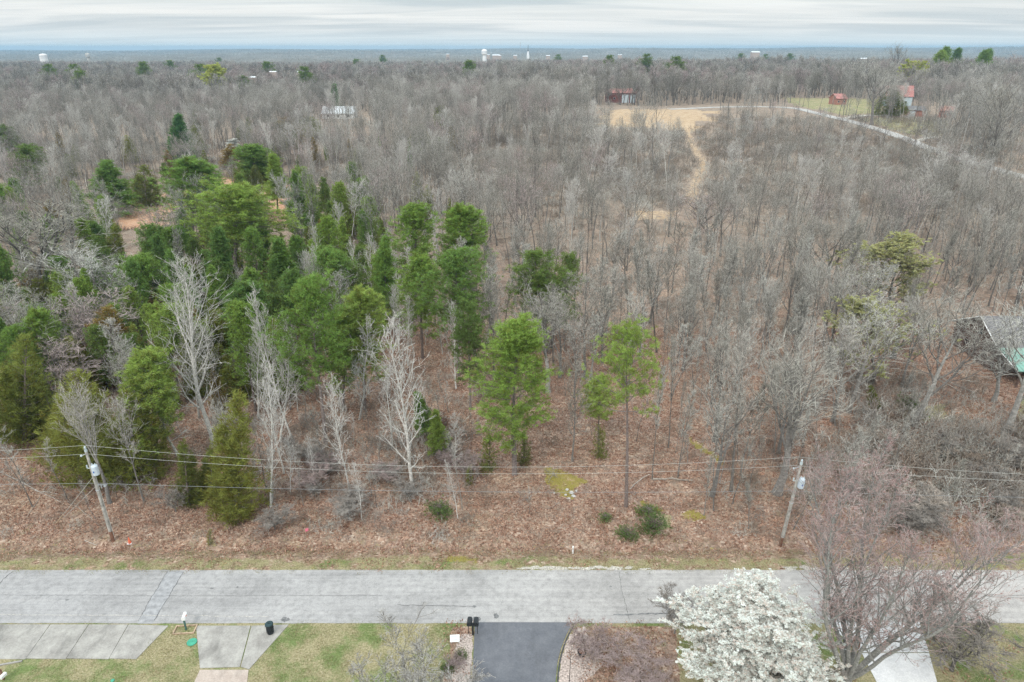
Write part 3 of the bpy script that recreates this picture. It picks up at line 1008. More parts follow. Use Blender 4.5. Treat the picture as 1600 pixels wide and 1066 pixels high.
b = MB(); b.prism(pl[::-1] if sum(pl[i][0] * pl[(i + 1) % len(pl)][1] - pl[(i + 1) % len(pl)][0] * pl[i][1] for i in range(len(pl))) < 0 else pl, -.05, .045)
o = b.build('asphalt_driveway', M_ASPH); tag(o, 'dark smooth asphalt driveway joining the road', None, None, 'structure')
edge = poly_w([(899, 973), (889, 990), (880, 1012), (874, 1035), (871, 1066), (869, 1250)])
o = strip(edge, .12, .05, 40).build('driveway_edging', M_TAR); o['kind'] = 'structure'; o['label'] = 'thin dark edging curving along the asphalt driveway'
def sheet(name, px, z, m, label):
    w_ = poly_w(px); c = w_.mean(0)
    pts = []
    for i in range(len(w_)):
        a, b_ = w_[i], w_[(i + 1) % len(w_)]
        for t in np.linspace(0, 1, 8)[:-1]:
            p = a * (1 - t) + b_ * t; pts.append(tuple(p + rng.normal(0, .06, 2)))
    if sum(pts[i][0] * pts[(i + 1) % len(pts)][1] - pts[(i + 1) % len(pts)][0] * pts[i][1] for i in range(len(pts))) < 0: pts = pts[::-1]
    b = MB(); b.add([(x, y, z) for x, y in pts], [tuple(range(len(pts)))])
    o = b.build(name, m); o['kind'] = 'structure'; o['label'] = label
sheet('gravel_border', [(900, 984), (912, 978), (925, 1010), (940, 1040), (910, 1070), (880, 1200), (872, 1200), (873, 1064), (876, 1035), (882, 1014), (891, 992)], .012, M_BED, 'pale pinkish gravel border beside the asphalt driveway')
sheet('stone_bed', [(722, 990), (739, 990), (736, 1066), (712, 1200), (690, 1200), (705, 1050), (712, 1010)], .012, M_BED, 'pinkish stone bed left of the asphalt driveway')

# ---- side road and its drives on the right
for i, (ln, wd, nm, lb) in enumerate([(SIDE_ROAD, 6.0, 'side_road', 'pale gravel road winding through the trees on the right'), (SIDE_DRIVES[0], 4.0, 'house_drive', 'pale drive leading to the red-roofed house'),
                                      (SIDE_DRIVES[1], 3, 'spur_drive', 'short pale drive leaving the gravel road'), (SIDE_DRIVES[2], 2.5, 'farm_drive', 'narrow pale lane beyond the brick building')]):
    o = strip(ln, wd, .12, 90 if i == 0 else 30, .03).build(nm, M_GRAVEL if i else conc('gravel_road_surface', (.34, .33, .31), (.41, .395, .375), (.47, .455, .43), .8))
    o['kind'] = 'structure'; o['label'] = lb

exec_trees = True
# ------------------------------------------------------------------ haze
def make_haze():
    b = MB(); b.box((0, 4300, 22), (33000, 9900, 96))
    def build(t): return None
    m = bpy.data.materials.new('haze_air'); m.use_nodes = True; m.node_tree.nodes.clear()
    out = m.node_tree.nodes.new('ShaderNodeOutputMaterial')
    v = m.node_tree.nodes.new('ShaderNodeVolumePrincipled')
    v.inputs['Color'].default_value = (.36, .62, .84, 1); v.inputs['Density'].default_value = 1.25e-4; v.inputs['Anisotropy'].default_value = 0.1
    m.node_tree.links.new(v.outputs[0], out.inputs['Volume'])
    o = b.build('haze', m); o['kind'] = 'stuff'; o['label'] = 'thin bluish haze over the far woodland'
make_haze()

# ------------------------------------------------------------------ tree kinds
BARE = [finish(proto_bare('bare_a', 11, Ht=16, r0=.15, n1=16, cs=.38, R1=.24, ang=.7)),
        finish(proto_bare('bare_b', 12, Ht=17, r0=.17, n1=14, cs=.42, R1=.28, ang=.65, upt=.2)),
        finish(proto_bare('bare_c', 13, Ht=15, r0=.25, n1=10, cs=.3, R1=.42, ang=.75, n2=10, open_=True, wob=.13)),
        finish(proto_bare('bare_d', 14, Ht=14, r0=.11, n1=22, cs=.45, R1=.14, ang=.6, n2=6)),
        finish(proto_bare('bare_e', 15, Ht=16, r0=.26, n1=9, cs=.34, R1=.44, ang=.65, n2=11, open_=True, upt=.18)),
        finish(proto_bare('bare_f', 16, Ht=13, r0=.09, n1=18, cs=.4, R1=.15, ang=.7, n2=6)),
        finish(proto_bare('bare_g', 17, Ht=15, r0=.13, n1=24, cs=.25, R1=.17, ang=.8, n2=6))]
SAPL = [finish(proto_bare('sapling_a', 31, Ht=8, r0=.055, n1=12, cs=.3, R1=.17, ang=.7, n2=5, n3=4, n4=2, twig=.009)),
        finish(proto_bare('sapling_b', 32, Ht=7, r0=.05, n1=9, cs=.35, R1=.2, ang=.6, n2=5, n3=4, n4=2, twig=.009)),
        finish(proto_bare('sapling_c', 33, Ht=9, r0=.06, n1=12, cs=.45, R1=.13, ang=.6, n2=4, n3=4, n4=2, twig=.009))]
WHITE = [finish(proto_bare('white_a', 21, M_WBARK, M_WTWIG, Ht=20, r0=.23, n1=26, cs=.2, R1=.24, ang=.65, n2=8, n3=3, n4=2, upt=.16, twig=.012)),
         finish(proto_bare('white_b', 22, M_WBARK, M_WTWIG, Ht=16, r0=.12, n1=24, cs=.22, R1=.17, ang=.8, n2=6, n3=3, n4=1)),
         finish(proto_bare('white_c', 23, M_WBARK, M_WTWIG, Ht=18, r0=.15, n1=30, cs=.15, R1=.17, ang=.8, n2=6, n3=3, n4=1))]
PINKY = [finish(proto_bare('pinkish_a', 24, M_BARK, M_PTWIG, Ht=12, r0=.16, n1=11, cs=.25, R1=.42, ang=.75, n2=12, open_=True))]
BUDDY = [finish(add_buds(proto_bare('budding_a', 25, Ht=12, r0=.16, n1=20, cs=.15, R1=.36, ang=.8, n2=9, n4=2), M_BUDG, 5, 4, .13, .07, per=9, frac=1.0))]
YELLOW = [finish(add_buds(proto_bare('yellow_a', 26, Ht=14, r0=.2, n1=12, cs=.25, R1=.4, ang=.75, n2=10, open_=True, n4=2), M_BUDY, 6, 5, .3, .2, per=4))]
BROWNL = [finish(add_buds(proto_bare('leafing_a', 27, Ht=10, r0=.12, n1=12, cs=.25, R1=.3, ang=.75, n2=8, open_=True, n4=0), M_LITTER, 6, 4, .16, .09, per=4, frac=.6))]

PINE = [finish(proto_pine('pine_a', 41, 20, .22, 2.9, 84, 15, 12, 'round', gap=.12)),
        finish(proto_pine('pine_b', 42, 19, .42, 3.4, 78, 15, 12, 'round')),
        finish(proto_pine('pine_c', 43, 18, .22, 3.0, 90, 15, 12, 'round')),
        finish(proto_pine('pine_umbrella', 44, 20, .52, 3.6, 38, 15, 14, 'flat', gap=.2)),
        finish(proto_pine('pine_e', 45, 15, .15, 2.5, 80, 15, 12, 'cone'))]
DPINE = [finish(proto_pine('dark_pine_a', 46, 18, .25, 3.4, 66, 15, 12, 'round', M_DPINE, gap=.05)),
         finish(proto_pine('dark_pine_b', 47, 16, .2, 3.6, 66, 15, 12, 'flat', M_DPINE, gap=.05))]
CEDAR = [finish(proto_cedar('cedar_a', 51, 9, 2.3, 1300, 13, multi=3)),
         finish(proto_cedar('cedar_b', 52, 8, 2.6, 1400, 13, sharp=.55, multi=5)),
         finish(proto_cedar('cedar_c', 53, 10, 1.9, 1200, 13, sharp=.8, multi=3))]
RCEDAR = [finish(proto_cedar('rusty_cedar', 54, 9, 2.2, 950, 14, M_BCEDAR, multi=3))]
SPRUCE = [finish(proto_cedar('spruce', 55, 15, 2.8, 1100, 14, M_SPRUCE, sharp=1.0, L=.45, W=.07))]


# blossoming pear
def pear(seed, Ht, n1, dens, ang=.5, R1=.36):
    p = proto_bare('blossom_%d' % seed, seed, M_BARK, M_TWIG, Ht=Ht, r0=.13, n1=n1, cs=.1, R1=R1, ang=ang, n2=9, n3=6, n4=3, open_=True, upt=.22, wob=.08, twig=.008)
    add_buds(p, M_BLOS, seed, 8, .068, .055, lv=2, per=7, frac=dens, spread=1.5)
    add_buds(p, M_BLOS, seed + 1, 6, .065, .052, lv=1, per=10, frac=dens, spread=1.5)
    add_buds(p, M_BLOS, seed + 2, 6, .06, .048, lv=3, per=3, frac=dens * .8, spread=1.5)
    return finish(p)


PEAR = pear(61, 9.5, 60, .95, ang=.85, R1=.30)
PEARS = pear(64, 9, 22, 1.0, ang=.5, R1=.22)
# big reddish maple: red twigs only at the ends of the crown
MAPLE = finish(add_buds(proto_bare('maple', 71, M_RBARK, M_RTWIG, Ht=17.5, r0=.24, n1=120, cs=.2, R1=.19, ang=.6, n2=8, n3=5, n4=3, stems=9, upt=.15, wob=.1, twig=.0108), M_RBUD, 7, 3, .055, .038, per=2, frac=.45))
YARD = finish(proto_bare('yard_tree', 72, M_BARK, M_YTWIG, Ht=9, r0=.07, n1=50, cs=.12, R1=.26, ang=.6, n2=7, n3=5, n4=2, stems=5, upt=.14, twig=.013))
THICK = finish(proto_bare('twiggy_shrub', 73, M_BRUSH, M_STWIG, Ht=4, r0=.045, n1=40, cs=.08, R1=.3, ang=.7, n2=6, n3=5, n4=3, stems=6, upt=.08, wob=.16, twig=.011))
THICKD = finish(proto_bare('dark_thicket', 77, M_BRUSH, M_BRUSH, Ht=4, r0=.05, n1=30, cs=.1, R1=.3, ang=.7, n2=5, n3=4, n4=2, stems=5, upt=.08, wob=.2, twig=.012))
THICKG = finish(proto_bare('grey_thicket', 74, M_BARK, M_DTWIG, Ht=5, r0=.05, n1=40, cs=.1, R1=.32, ang=.7, n2=6, n3=5, n4=3, stems=5, upt=.08, wob=.16, twig=.011))
BUSHG = finish(proto_cedar('green_bush', 75, 1.5, 1.5, 330, 5, M_BUSH, sharp=.3, L=.2, W=.06, multi=5))
YOUNG = [finish(proto_cedar('young_cedar', 76, 4, 1.0, 240, 7, M_CEDAR, sharp=.6, L=.22, W=.04, multi=3))]

LANDM = []
GENERIC = []
USED = []      # feet of the trees already placed


def ptree(name, protos, top, base, wpx, label, cat, group=None, k=None, lean=None, hmin=2):
    x, y = P(*base)
    h = max(hmin, top_z(y, top[1]) - float(H(x, y)))
    p = protos[k if k is not None else random.randrange(len(protos))]
    r = wpx / 2 / ppm(y, float(H(x, y)) + h * .7)
    # lean so the top sits above its pixel
    if lean is None:
        tx = (top[0] - 800) / F * (y * math.cos(PITCH) + (CAMZ - float(H(x, y)) - h) * math.sin(PITCH))
        lean = (0, max(-.35, min(.35, math.atan2(tx - x, h))))
    o = plant(name, p, x, y, h, r, label, cat, group, lean=None)
    o.rotation_mode = 'ZYX'                 # spin first, then lean
    o.rotation_euler = (lean[0], lean[1], 0)
    o.rotation_mode = 'XYZ'
    m = Matrix.Rotation(lean[1], 3, 'Y') @ Matrix.Rotation(random.uniform(0, 6.28), 3, 'Z')
    o.rotation_euler = m.to_euler('XYZ')
    USED.append((x, y, max(1.5, r * .6)))
    if label: LANDM.append((label, x, y))
    return o


# ---- foreground trees on the near side of the road
def near(name, p, x, y, h, r, label, cat, rz=0):
    return plant(name, p, x, y, h, r, label, cat, rz=rz, lean=(0, 0))


near('blossoming_tree', PEAR, 17.3, 35.9, 10.4, 4.2, 'broad tree covered in white blossom at the near edge of the road', 'tree', 1.0)
near('maple_tree', MAPLE, 25.4, 37.4, 20.5, 6.8, 'big many-stemmed tree with reddish budding twigs beside the white driveway', 'tree', 2.0)
near('bare_tree', YARD, -6.6, 34.6, 8.8, 4.2, 'pale leafless tree on the lawn left of the asphalt driveway', 'tree', .5)
near('bare_shrub', THICK, 6.4, 40.0, 3.0, 2.1, 'dense purplish twiggy shrub on the gravel border right of the asphalt driveway', 'shrub')
near('bare_tree', THICKG, 13.6, 42.9, 4.2, 1.8, 'small twiggy grey tree at the road edge, half behind the white-blossoming tree', 'tree', 1.2)
near('bare_tree', THICKG, 34.6, 39.2, 6.0, 4.0, 'wide thin twiggy tree on the grass right of the white driveway', 'tree', 2.2)
near('bare_tree', SAPL[1], 31.3, 42.4, 4.6, 1.9, 'slender twiggy sapling standing at the road edge right of the white driveway', 'tree', 2.2)
near('bare_shrub', THICK, 9.8, 38.4, 2.0, 2.6, 'low brown twiggy thicket between the purplish shrub and the blossoming tree', 'shrub', 3)
near('bare_tree', THICKG, 22.2, 36.2, 4.0, 2.6, 'twiggy grey thicket between the blossoming tree and the big reddish tree', 'tree', 4)
near('bare_tree', SAPL[0], 0.2, 34.0, 3.6, 1.5, 'small pale twiggy sapling overhanging the asphalt driveway', 'tree', 4)
near('bare_tree', THICKG, 42, 36.5, 5.0, 3.6, 'grey twiggy tree in the grass at the right-hand frame edge', 'tree', 1)

# ---- named evergreens: kind, protos, proto index, top px, base px, crown width px, label
EV = [
    ('p', 0, (790, 498), (804, 742), 112, 'tallest full-crowned bright green pine standing on the leaf litter in the middle'),
    ('p', 3, (1000, 503), (978, 792), 112, 'umbrella-crowned pine with a long bare trunk right of the middle'),
    ('p', 1, (935, 585), (935, 702), 52, 'small-crowned short pine just left of the umbrella-crowned pine'),
    ('p', 1, (485, 431), (509, 692), 98, 'rounded bright pine on a tall dark trunk left of the white-barked pair'),
    ('p', 2, (565, 450), (570, 640), 74, 'yellowish green pine behind the whitish tree left of the middle'),
    ('p', 0, (642, 316), (650, 492), 72, 'left one of the two tall dark-topped pines above the middle'),
    ('p', 2, (722, 320), (728, 480), 74, 'right one of the two tall dark-topped pines above the middle'),
    ('p', 1, (715, 388), (716, 588), 92, 'broad bright pine in front of the two tall dark-topped pines'),
    ('p', 2, (655, 398), (660, 560), 62, 'narrow bright pine left of the broad one, in the middle cluster'),
    ('p', 4, (600, 372), (603, 520), 48, 'thin pale green pine left of the middle cluster'),
    ('p', 1, (367, 283), (366, 452), 130, 'largest bright green pine in front of the orange dirt track'),
    ('p', 2, (300, 245), (300, 380), 84, 'pine with a broad crown at the near bend of the dirt track'),
    ('p', 1, (512, 386), (512, 520), 84, 'round deep green pine left of the pale green thin pine'),
    ('p', 4, (340, 352), (346, 490), 54, 'narrow pointed pine directly in front of the largest track-side pine'),
    ('p', 4, (172, 252), (176, 340), 62, 'yellowish pine left of the dirt track'),
    ('p', 2, (233, 545), (246, 728), 88, 'bright pine behind the thin leaning pale tree on the left'),
    ('p', 4, (432, 240), (434, 335), 42, 'slim pine on the right side of the dirt track'),
    ('p', 2, (395, 225), (398, 292), 56, 'bright pine behind the far bend of the dirt track'),
    ('p', 4, (655, 610), (668, 690), 34, 'small ragged young pine between the whitish tree and the tallest pine'),
    ('p', 4, (675, 640), (690, 720), 30, 'small yellow-green pine sapling left of the tallest pine'),
    ('p', 1, (270, 470), (276, 610), 70, 'pine behind the big white-barked tree'),
    ('p', 2, (385, 440), (392, 580), 72, 'pine between the big white-barked tree and the rounded pine'),
    ('p', 2, (540, 480), (536, 640), 60, 'light green pine leaning against the rounded bright pine'),
    ('p', 4, (440, 370), (444, 480), 60, 'olive pine behind the rounded bright pine'),
    ('p', 1, (215, 395), (222, 520), 72, 'blue-green pine left of the big white-barked tree'),
    ('d', 0, (850, 388), (858, 552), 92, 'dark ragged pine half hidden behind the pale-topped bare tree'),
    ('d', 1, (888, 392), (884, 520), 50, 'small dark pine at the right of the dark ragged pine'),
    ('d', 0, (740, 470), (735, 640), 60, 'shaded dark pine behind the tallest pine'),
    ('d', 1, (35, 222), (35, 300), 60, 'spreading green pine at the left edge of the far woods'),
    ('d', 0, (10, 195), (12, 262), 46, 'dark pine at the left-hand frame edge'),
    ('s', 0, (278, 178), (285, 262), 46, 'tall bright conical spruce behind the dirt track'),
    ('s', 0, (522, 131), (525, 182), 24, 'lone conical spruce beside the silver roof'),
    ('c', 0, (38, 520), (38, 690), 92, 'broad dark cedar at the left edge behind the wires'),
    ('c', 1, (120, 583), (138, 742), 116, 'bushy light-tipped cedar left of the transformer pole'),
    ('c', 1, (200, 612), (212, 752), 96, 'olive cedar right of the bushy light-tipped cedar'),
    ('c', 2, (370, 612), (370, 802), 84, 'tall dense cedar closest to the road'),
    ('c', 2, (285, 690), (296, 790), 44, 'small cedar right of the transformer pole'),
    ('c', 0, (225, 258), (228, 322), 54, 'dark rounded cedar beside the dirt track'),
    ('c', 1, (400, 245), (395, 288), 60, 'low dark cedar at the far bend of the dirt track'),
    ('c', 0, (110, 610), (90, 725), 70, 'dark cedar behind the bushy light-tipped cedar'),
    ('y', 0, (935, 660), (935, 715), 26, 'very young cedar under the small-crowned short pine'),
    ('y', 0, (820, 680), (818, 722), 30, 'very young cedar at the right foot of the tallest pine'),
    ('y', 0, (734, 728), (735, 758), 14, 'tiny cedar seedling left of the tallest pine'),
    ('y', 0, (765, 670), (765, 735), 34, 'ragged young cedar at the left foot of the tallest pine'),
    ('y', 0, (328, 826), (328, 852), 12, 'tiny bright green seedling on the verge'),
    ('c', 2, (328, 700), (330, 775), 40, 'thin cedar left of the cedar closest to the road'),
    ('r', 0, (168, 478), (182, 600), 76, 'rusty brown cedar in the left woods'),
    ('r', 0, (48, 418), (50, 490), 52, 'rusty round cedar far left behind the grey crowns'),
    ('r', 0, (360, 225), (362, 262), 36, 'rusty cedar beside the small white-blossoming tree'),
    ('r', 0, (450, 182), (452, 228), 54, 'brownish cedar beyond the dirt track on its right'),
    ('c', 1, (482, 182), (482, 216), 50, 'dark low cedar below the silver roof'),
    ('c', 0, (330, 470), (334, 570), 60, 'olive cedar right behind the big white-barked tree'),
    ('r', 0, (300, 480), (300, 570), 50, 'brownish cedar hidden behind the big white-barked tree'),
    ('c', 1, (290, 405), (290, 500), 64, 'dark cedar above the big white-barked tree'),
    ('c', 0, (428, 500), (430, 620), 66, 'cedar behind the pair of white-barked trees'),
    ('c', 2, (180, 350), (182, 450), 44, 'dark slim cedar in the left woods'),
    ('c', 2, (668, 290), (668, 345), 26, 'small dark cedar in the grey woods above the two dark-topped pines'),
    ('c', 1, (655, 195), (655, 240), 34, 'dark cedar far up in the grey woods'),
    ('c', 0, (560, 255), (562, 300), 26, 'small cedar in the grey woods right of the track'),
    ('c', 1, (1393, 140), (1390, 182), 46, 'dark cedar in front of the red-roofed house'),
    ('c', 2, (1360, 600), (1366, 640), 20, 'small cedar near the fallen logs'),
    ('c', 1, (690, 165), (690, 200), 30, 'dark cedar deep in the far grey woods'),
]
KIND = {'y': ('cedar_tree', YOUNG, 'cedar'), 'p': ('pine_tree', PINE, 'pine'), 'd': ('pine_tree', DPINE, 'pine'), 'c': ('cedar_tree', CEDAR, 'cedar'), 'r': ('cedar_tree', RCEDAR, 'cedar'), 's': ('spruce_tree', SPRUCE, 'spruce')}
for k, i, t_, b_, wpx, lb in EV:
    nm, pr, ct = KIND[k]
    ptree(nm, pr, t_, b_, wpx, lb, ct, k=i, hmin=.8)

# ---- named bare trees
BT = [
    (WHITE, 0, (300, 398), (336, 698), 120, 'largest white-barked leafless tree standing among the left evergreens'),
    (WHITE, 1, (415, 438), (457, 690), 66, 'taller of the two pale straight trees right of the largest white-barked tree'),
    (WHITE, 1, (440, 500), (438, 690), 62, 'shorter of the two pale straight trees right of the largest white-barked tree'),
    (WHITE, 2, (640, 488), (645, 770), 96, 'whitish finely branched tree left of the tallest pine'),
    (WHITE, 1, (552, 490), (562, 655), 66, 'pale tree with upswept limbs left of the whitish finely branched tree'),
    (WHITE, 1, (240, 565), (286, 724), 92, 'thin pale tree leaning left behind the transformer pole'),
    (WHITE, 1, (508, 575), (546, 768), 60, 'pale crooked tree leaning left of the whitish finely branched tree'),
    (WHITE, 1, (405, 560), (423, 792), 60, 'thin pale tree beside the cedar closest to the road'),
    (WHITE, 2, (603, 560), (612, 700), 50, 'pale thin tree just left of the whitish finely branched tree'),
    (WHITE, 2, (715, 380), (712, 480), 34, 'thin whitish tree right of the broad bright pine'),
    (BARE, 4, (1258, 520), (1214, 772), 190, 'stout grey spreading tree behind the right-hand pole'),
    (BARE, 2, (1495, 450), (1427, 664), 140, 'thick-trunked grey tree with stubby broken top left of the cabin'),
    (BARE, 2, (1625, 420), (1570, 682), 150, 'leaning grey trunk at the right edge in front of the cabin'),
    (BARE, 4, (1575, 520), (1553, 627), 100, 'small spreading tree in front of the cabin gable'),
    (BARE, 4, (845, 440), (856, 613), 110, 'pale-topped spreading bare tree in front of the dark ragged pine'),
    (BARE, 1, (925, 420), (914, 592), 80, 'dark-trunked tree right of the pale-topped spreading bare tree'),
    (BARE, 3, (1030, 560), (1019, 750), 44, 'thin straight tree just right of the umbrella-crowned pine'),
    (BARE, 1, (1175, 500), (1142, 768), 70, 'tall leaning tree right of the umbrella-crowned pine'),
    (BARE, 0, (895, 500), (897, 622), 50, 'slim dark tree behind the small-crowned short pine'),
    (BARE, 3, (1060, 530), (1044, 700), 44, 'thin dark tree behind the strip of moss'),
    (PINKY, 0, (130, 455), (140, 590), 150, 'spreading tree with pinkish twigs left of the rusty brown cedar'),
    (PINKY, 0, (100, 530), (112, 640), 110, 'lower pinkish-twigged tree in front of the left woods'),
    (BARE, 2, (60, 300), (60, 470), 220, 'widest grey crown at the left edge of the woods'),
    (BARE, 4, (150, 380), (150, 520), 130, 'grey rounded crown above the pinkish-twigged tree'),
    (BARE, 2, (20, 440), (22, 590), 110, 'grey crown above the broad dark cedar at the left edge'),
    (BARE, 4, (1345, 410), (1325, 545), 110, 'pale open-crowned tree right of the middle distance'),
    (BARE, 2, (1310, 330), (1300, 470), 110, 'wide bare crown behind the pale open-crowned tree'),
    (BARE, 4, (1410, 460), (1395, 560), 110, 'forked bare tree between the two yellow-green budding trees'),
    (BUDDY, 0, (1400, 358), (1392, 492), 120, 'larger yellow-green budding tree on the right'),
    (BUDDY, 0, (1372, 468), (1362, 600), 115, 'smaller yellow-green budding tree nearer than the other'),
    (BARE, 4, (1375, 88), (1362, 195), 70, 'tall spreading tree with a white forked stem left of the red-roofed house'),
    (BARE, 1, (1560, 120), (1530, 330), 80, 'tall dark tree leaning over the gravel road at the right'),
    (BROWNL, 0, (700, 640), (704, 700), 40, 'low brown-leaved tree left of the tallest pine'),
    (PINKY, 0, (1110, 300), (1105, 385), 90, 'fine pale-pinkish tree on the trail below the clearing'),
]
for pr, i, t_, b_, wpx, lb in BT:
    ptree('bare_tree', pr, t_, b_, wpx, lb, 'tree', k=i)
ptree('blossoming_tree', [PEARS], (363, 217), (364, 258), 26, 'small white-blossoming tree beyond the dirt track', 'tree')
ptree('blossoming_tree', [PEARS], (1489, 93), (1486, 122), 20, 'distant white-blossoming tree right of the red roof', 'tree')

# ---- far evergreens one can tell apart
FAR_EV = [(388, 118), (424, 96), (488, 104), (345, 90), (320, 100), (272, 94), (125, 100), (138, 110), (92, 100), (232, 96), (872, 84), (946, 86), (1045, 88), (1154, 82), (1190, 82), (1230, 82), (1002, 84), (560, 92), (600, 86), (732, 94)]
FAR_LB = ['small dark evergreen just left of the leftmost white roof', 'dark evergreen right above the left white roofs', 'dark evergreen just right of the two left white roofs', 'tiny evergreen just right of the faint pale green tree', 'tiny evergreen just left of the faint pale green tree', 'small far evergreen well left of the faint pale green tree', 'small far evergreen just below the left faint tower', 'squat evergreen just right of the left faint tower', 'tiny evergreen beside the left-hand pale water tower', 'far evergreen midway between the left towers and the pale green tree', 'largest dark evergreen on the skyline right of the steeple', 'small evergreen on the skyline left of the red barn', 'dark evergreen on the skyline above the clearing', 'dark evergreen just left of the low pale far roof', 'dark evergreen just right of the low pale far roof', 'lone small evergreen farther right of the low pale far roof', 'tiny evergreen above the right side of the red barn', 'faint evergreen left of centre beyond the silver roof', 'tiny evergreen on the skyline right of the silver roof', 'tiny evergreen left of the pedestal water tower']
for j, (px, py) in enumerate(FAR_EV):
    y = 700 + (110 - py) * 30 + random.uniform(-60, 60)
    for y in range(520, 1500, 20):
        xq = (px - 800) / F * (y * math.cos(PITCH) + 20)
        if top_z(y, py) - float(H(xq, y)) <= 27: break
    x = (px - 800) / F * (y * math.cos(PITCH) + 20)
    h = max(8, top_z(y, py) - float(H(x, y))); h = min(h, 34)
    o = plant('pine_tree', DPINE[j % 2], x, y, h, h * .28, FAR_LB[j], 'pine', 'far dark evergreens', lean=(0, 0))
for j, (px, py, hh) in enumerate([(1460, 78, 17), (1476, 73, 18), (1492, 75, 18), (1508, 78, 15), (1522, 76, 16), (1448, 80, 14)]):
    y = 640; x = (px - 800) / F * (y * math.cos(PITCH) + 15)
    z = top_z(y, py); h = z - float(H(x, y))
    plant('pine_tree', PINE, x, y, h, 5, '', '') if False else plant('pine_tree', [PINE[0], PINE[2]][j % 2], x, y + random.uniform(-15, 15), h, 5.5, 'green pine in the far clump right of the lone high tree', 'pine', 'far pine clump', lean=(0, 0))
for px, py, pr, lb, nm, wr in [(1415, 95, YELLOW[0], 'bright yellow-green tree behind the red-roofed house', 'budding_tree', 9), (1392, 66, BARE[4], 'lone dark bare tree rising above the horizon', 'bare_tree', 8),
                               (345, 101, YELLOW[0], 'faint pale green tree in the far left woods', 'budding_tree', 8), (1410, 93, PINKY[0], 'reddish bare tree beside the yellow-green one', 'bare_tree', 9), (1580, 84, PINKY[0], 'purplish bare tree at the far right', 'bare_tree', 11)]:
    y = 520 if py > 90 else 620
    x = (px - 800) / F * (y * math.cos(PITCH) + 15)
    plant(nm, pr, x, y, top_z(y, py) - float(H(x, y)), wr, lb, 'tree', lean=(0, 0))

# ------------------------------------------------------------------ the wood
HOUSES = [(P(1430, 172), 14), (P(1478, 184), 9), (P(970, 160), 13), (P(1310, 165), 9), ((80, 97), 11.5), (P(530, 185), 11)]
ROADS_CLEAR = []


def jgrid(y0, y1, sp, wid=.86, off=18):
    pts = []
    y = y0
    while y < y1:
        hw = y * wid + off
        n_ = max(2, int(2 * hw / sp))
        x = np.linspace(-hw, hw, n_) + rng.uniform(-sp * .48, sp * .48, n_)
        yy = y + rng.uniform(-sp * .48, sp * .48, n_)
        pts.append(np.stack([x, yy], 1)); y += sp
    return np.concatenate(pts)


def vnoise(x, y, s, ph=0.):
    return .5 + .25 * (np.sin(x / s + ph + 1.7 * np.sin(y / s * .7 + ph)) + np.sin(y / s * 1.13 - ph + 1.3 * np.sin(x / s * .9)))


def pix(x, y):
    """photo pixels of ground points"""
    z = H(x, y)
    dep = y * math.cos(PITCH) + (CAMZ - z) * math.sin(PITCH)
    upc = -(CAMZ - z) * math.cos(PITCH) + y * math.sin(PITCH)
    return 800 + F * x / dep, 533 - F * upc / dep


pts = jgrid(61, 470, 4.7)
x, y = pts.T
px_, py_ = pix(x, y)
dens = .62 + .35 * (vnoise(x, y, 14) - .5)
dens[(y < 84)] = .40
dens[(px_ > 1040) & (px_ < 1330) & (y < 130)] = .95
dens[(px_ < 480) & (py_ > 300)] = .40
dens[(px_ > 700) & (px_ < 1420) & (py_ < 330) & (py_ > 205)] *= .42
thin = (px_ > 1060) & (px_ < 1460) & (py_ > 195) & (py_ < 345)
dens[(px_ > 1320) & (px_ < 1470) & (py_ > 475) & (py_ < 640)] *= .45
dens[(px_ > 930) & (px_ < 1080) & (py_ < 420) & (py_ > 300)] *= .35
dens[(px_ > 1420) & (y < 108)] = .10
dens[(px_ > 740) & (px_ < 1060) & (py_ > 640)] = .22
dens[(px_ > 1330) & (y < 66)] = .2
dens[(px_ > 150) & (px_ < 560) & (py_ > 290) & (py_ < 620)] *= .6
dens[(y > 300)] = .7
dens[(px_ > 1200) & (px_ < 1500) & (py_ < 215) & (py_ > 150)] *= .6
keep = (rng.uniform(0, 1, len(x)) < dens) & ~drive_mask(x, y)
for (hx, hy), rr in HOUSES: keep &= np.hypot(x - hx, y - hy) > rr
for ux, uy, ur in USED: keep &= np.hypot(x - ux, y - uy) > min(ur, 2.2)
ru = rng.uniform(0, 1, len(x))
keep &= ~((px_ > 925) & (px_ < 1130) & (py_ > 160) & (py_ < 240) & (ru < .86))
keep &= ~((px_ > 1110) & (px_ < 1260) & (py_ > 160) & (py_ < 200) & (ru < .7))
rpx = [(1230, 166), (1290, 181), (1340, 193), (1400, 212), (1440, 228), (1500, 250), (1600, 277), (1700, 300)]
ry = np.interp(px_, [p[0] for p in rpx], [p[1] for p in rpx])
keep &= ~((px_ > 1225) & (py_ > ry - 4) & (py_ < ry + 48) & (ru < .55))
keep &= ~((px_ > 195) & (px_ < 290) & (py_ > 300) & (py_ < 432) & (ru < .93))
keep &= ~((px_ > 395) & (px_ < 465) & (py_ > 290) & (py_ < 400) & (ru < .9))
keep &= ~((px_ > 335) & (px_ < 392) & (py_ > 250) & (py_ < 310) & (ru < .95))
tx_ = np.interp(py_, [200, 225, 255, 300, 340], [1075, 1080, 1100, 1082, 1088])
keep &= ~((py_ > 200) & (py_ < 375) & (np.abs(px_ - tx_) < 24) & (ru < .62))
keep &= ~((px_ > 475) & (px_ < 585) & (py_ > 180) & (py_ < 245) & (ru < .78))
keep &= ~((px_ > 1440) & (py_ > ry - 2) & (py_ < ry + 60) & (rng.uniform(0, 1, len(x)) < .6))
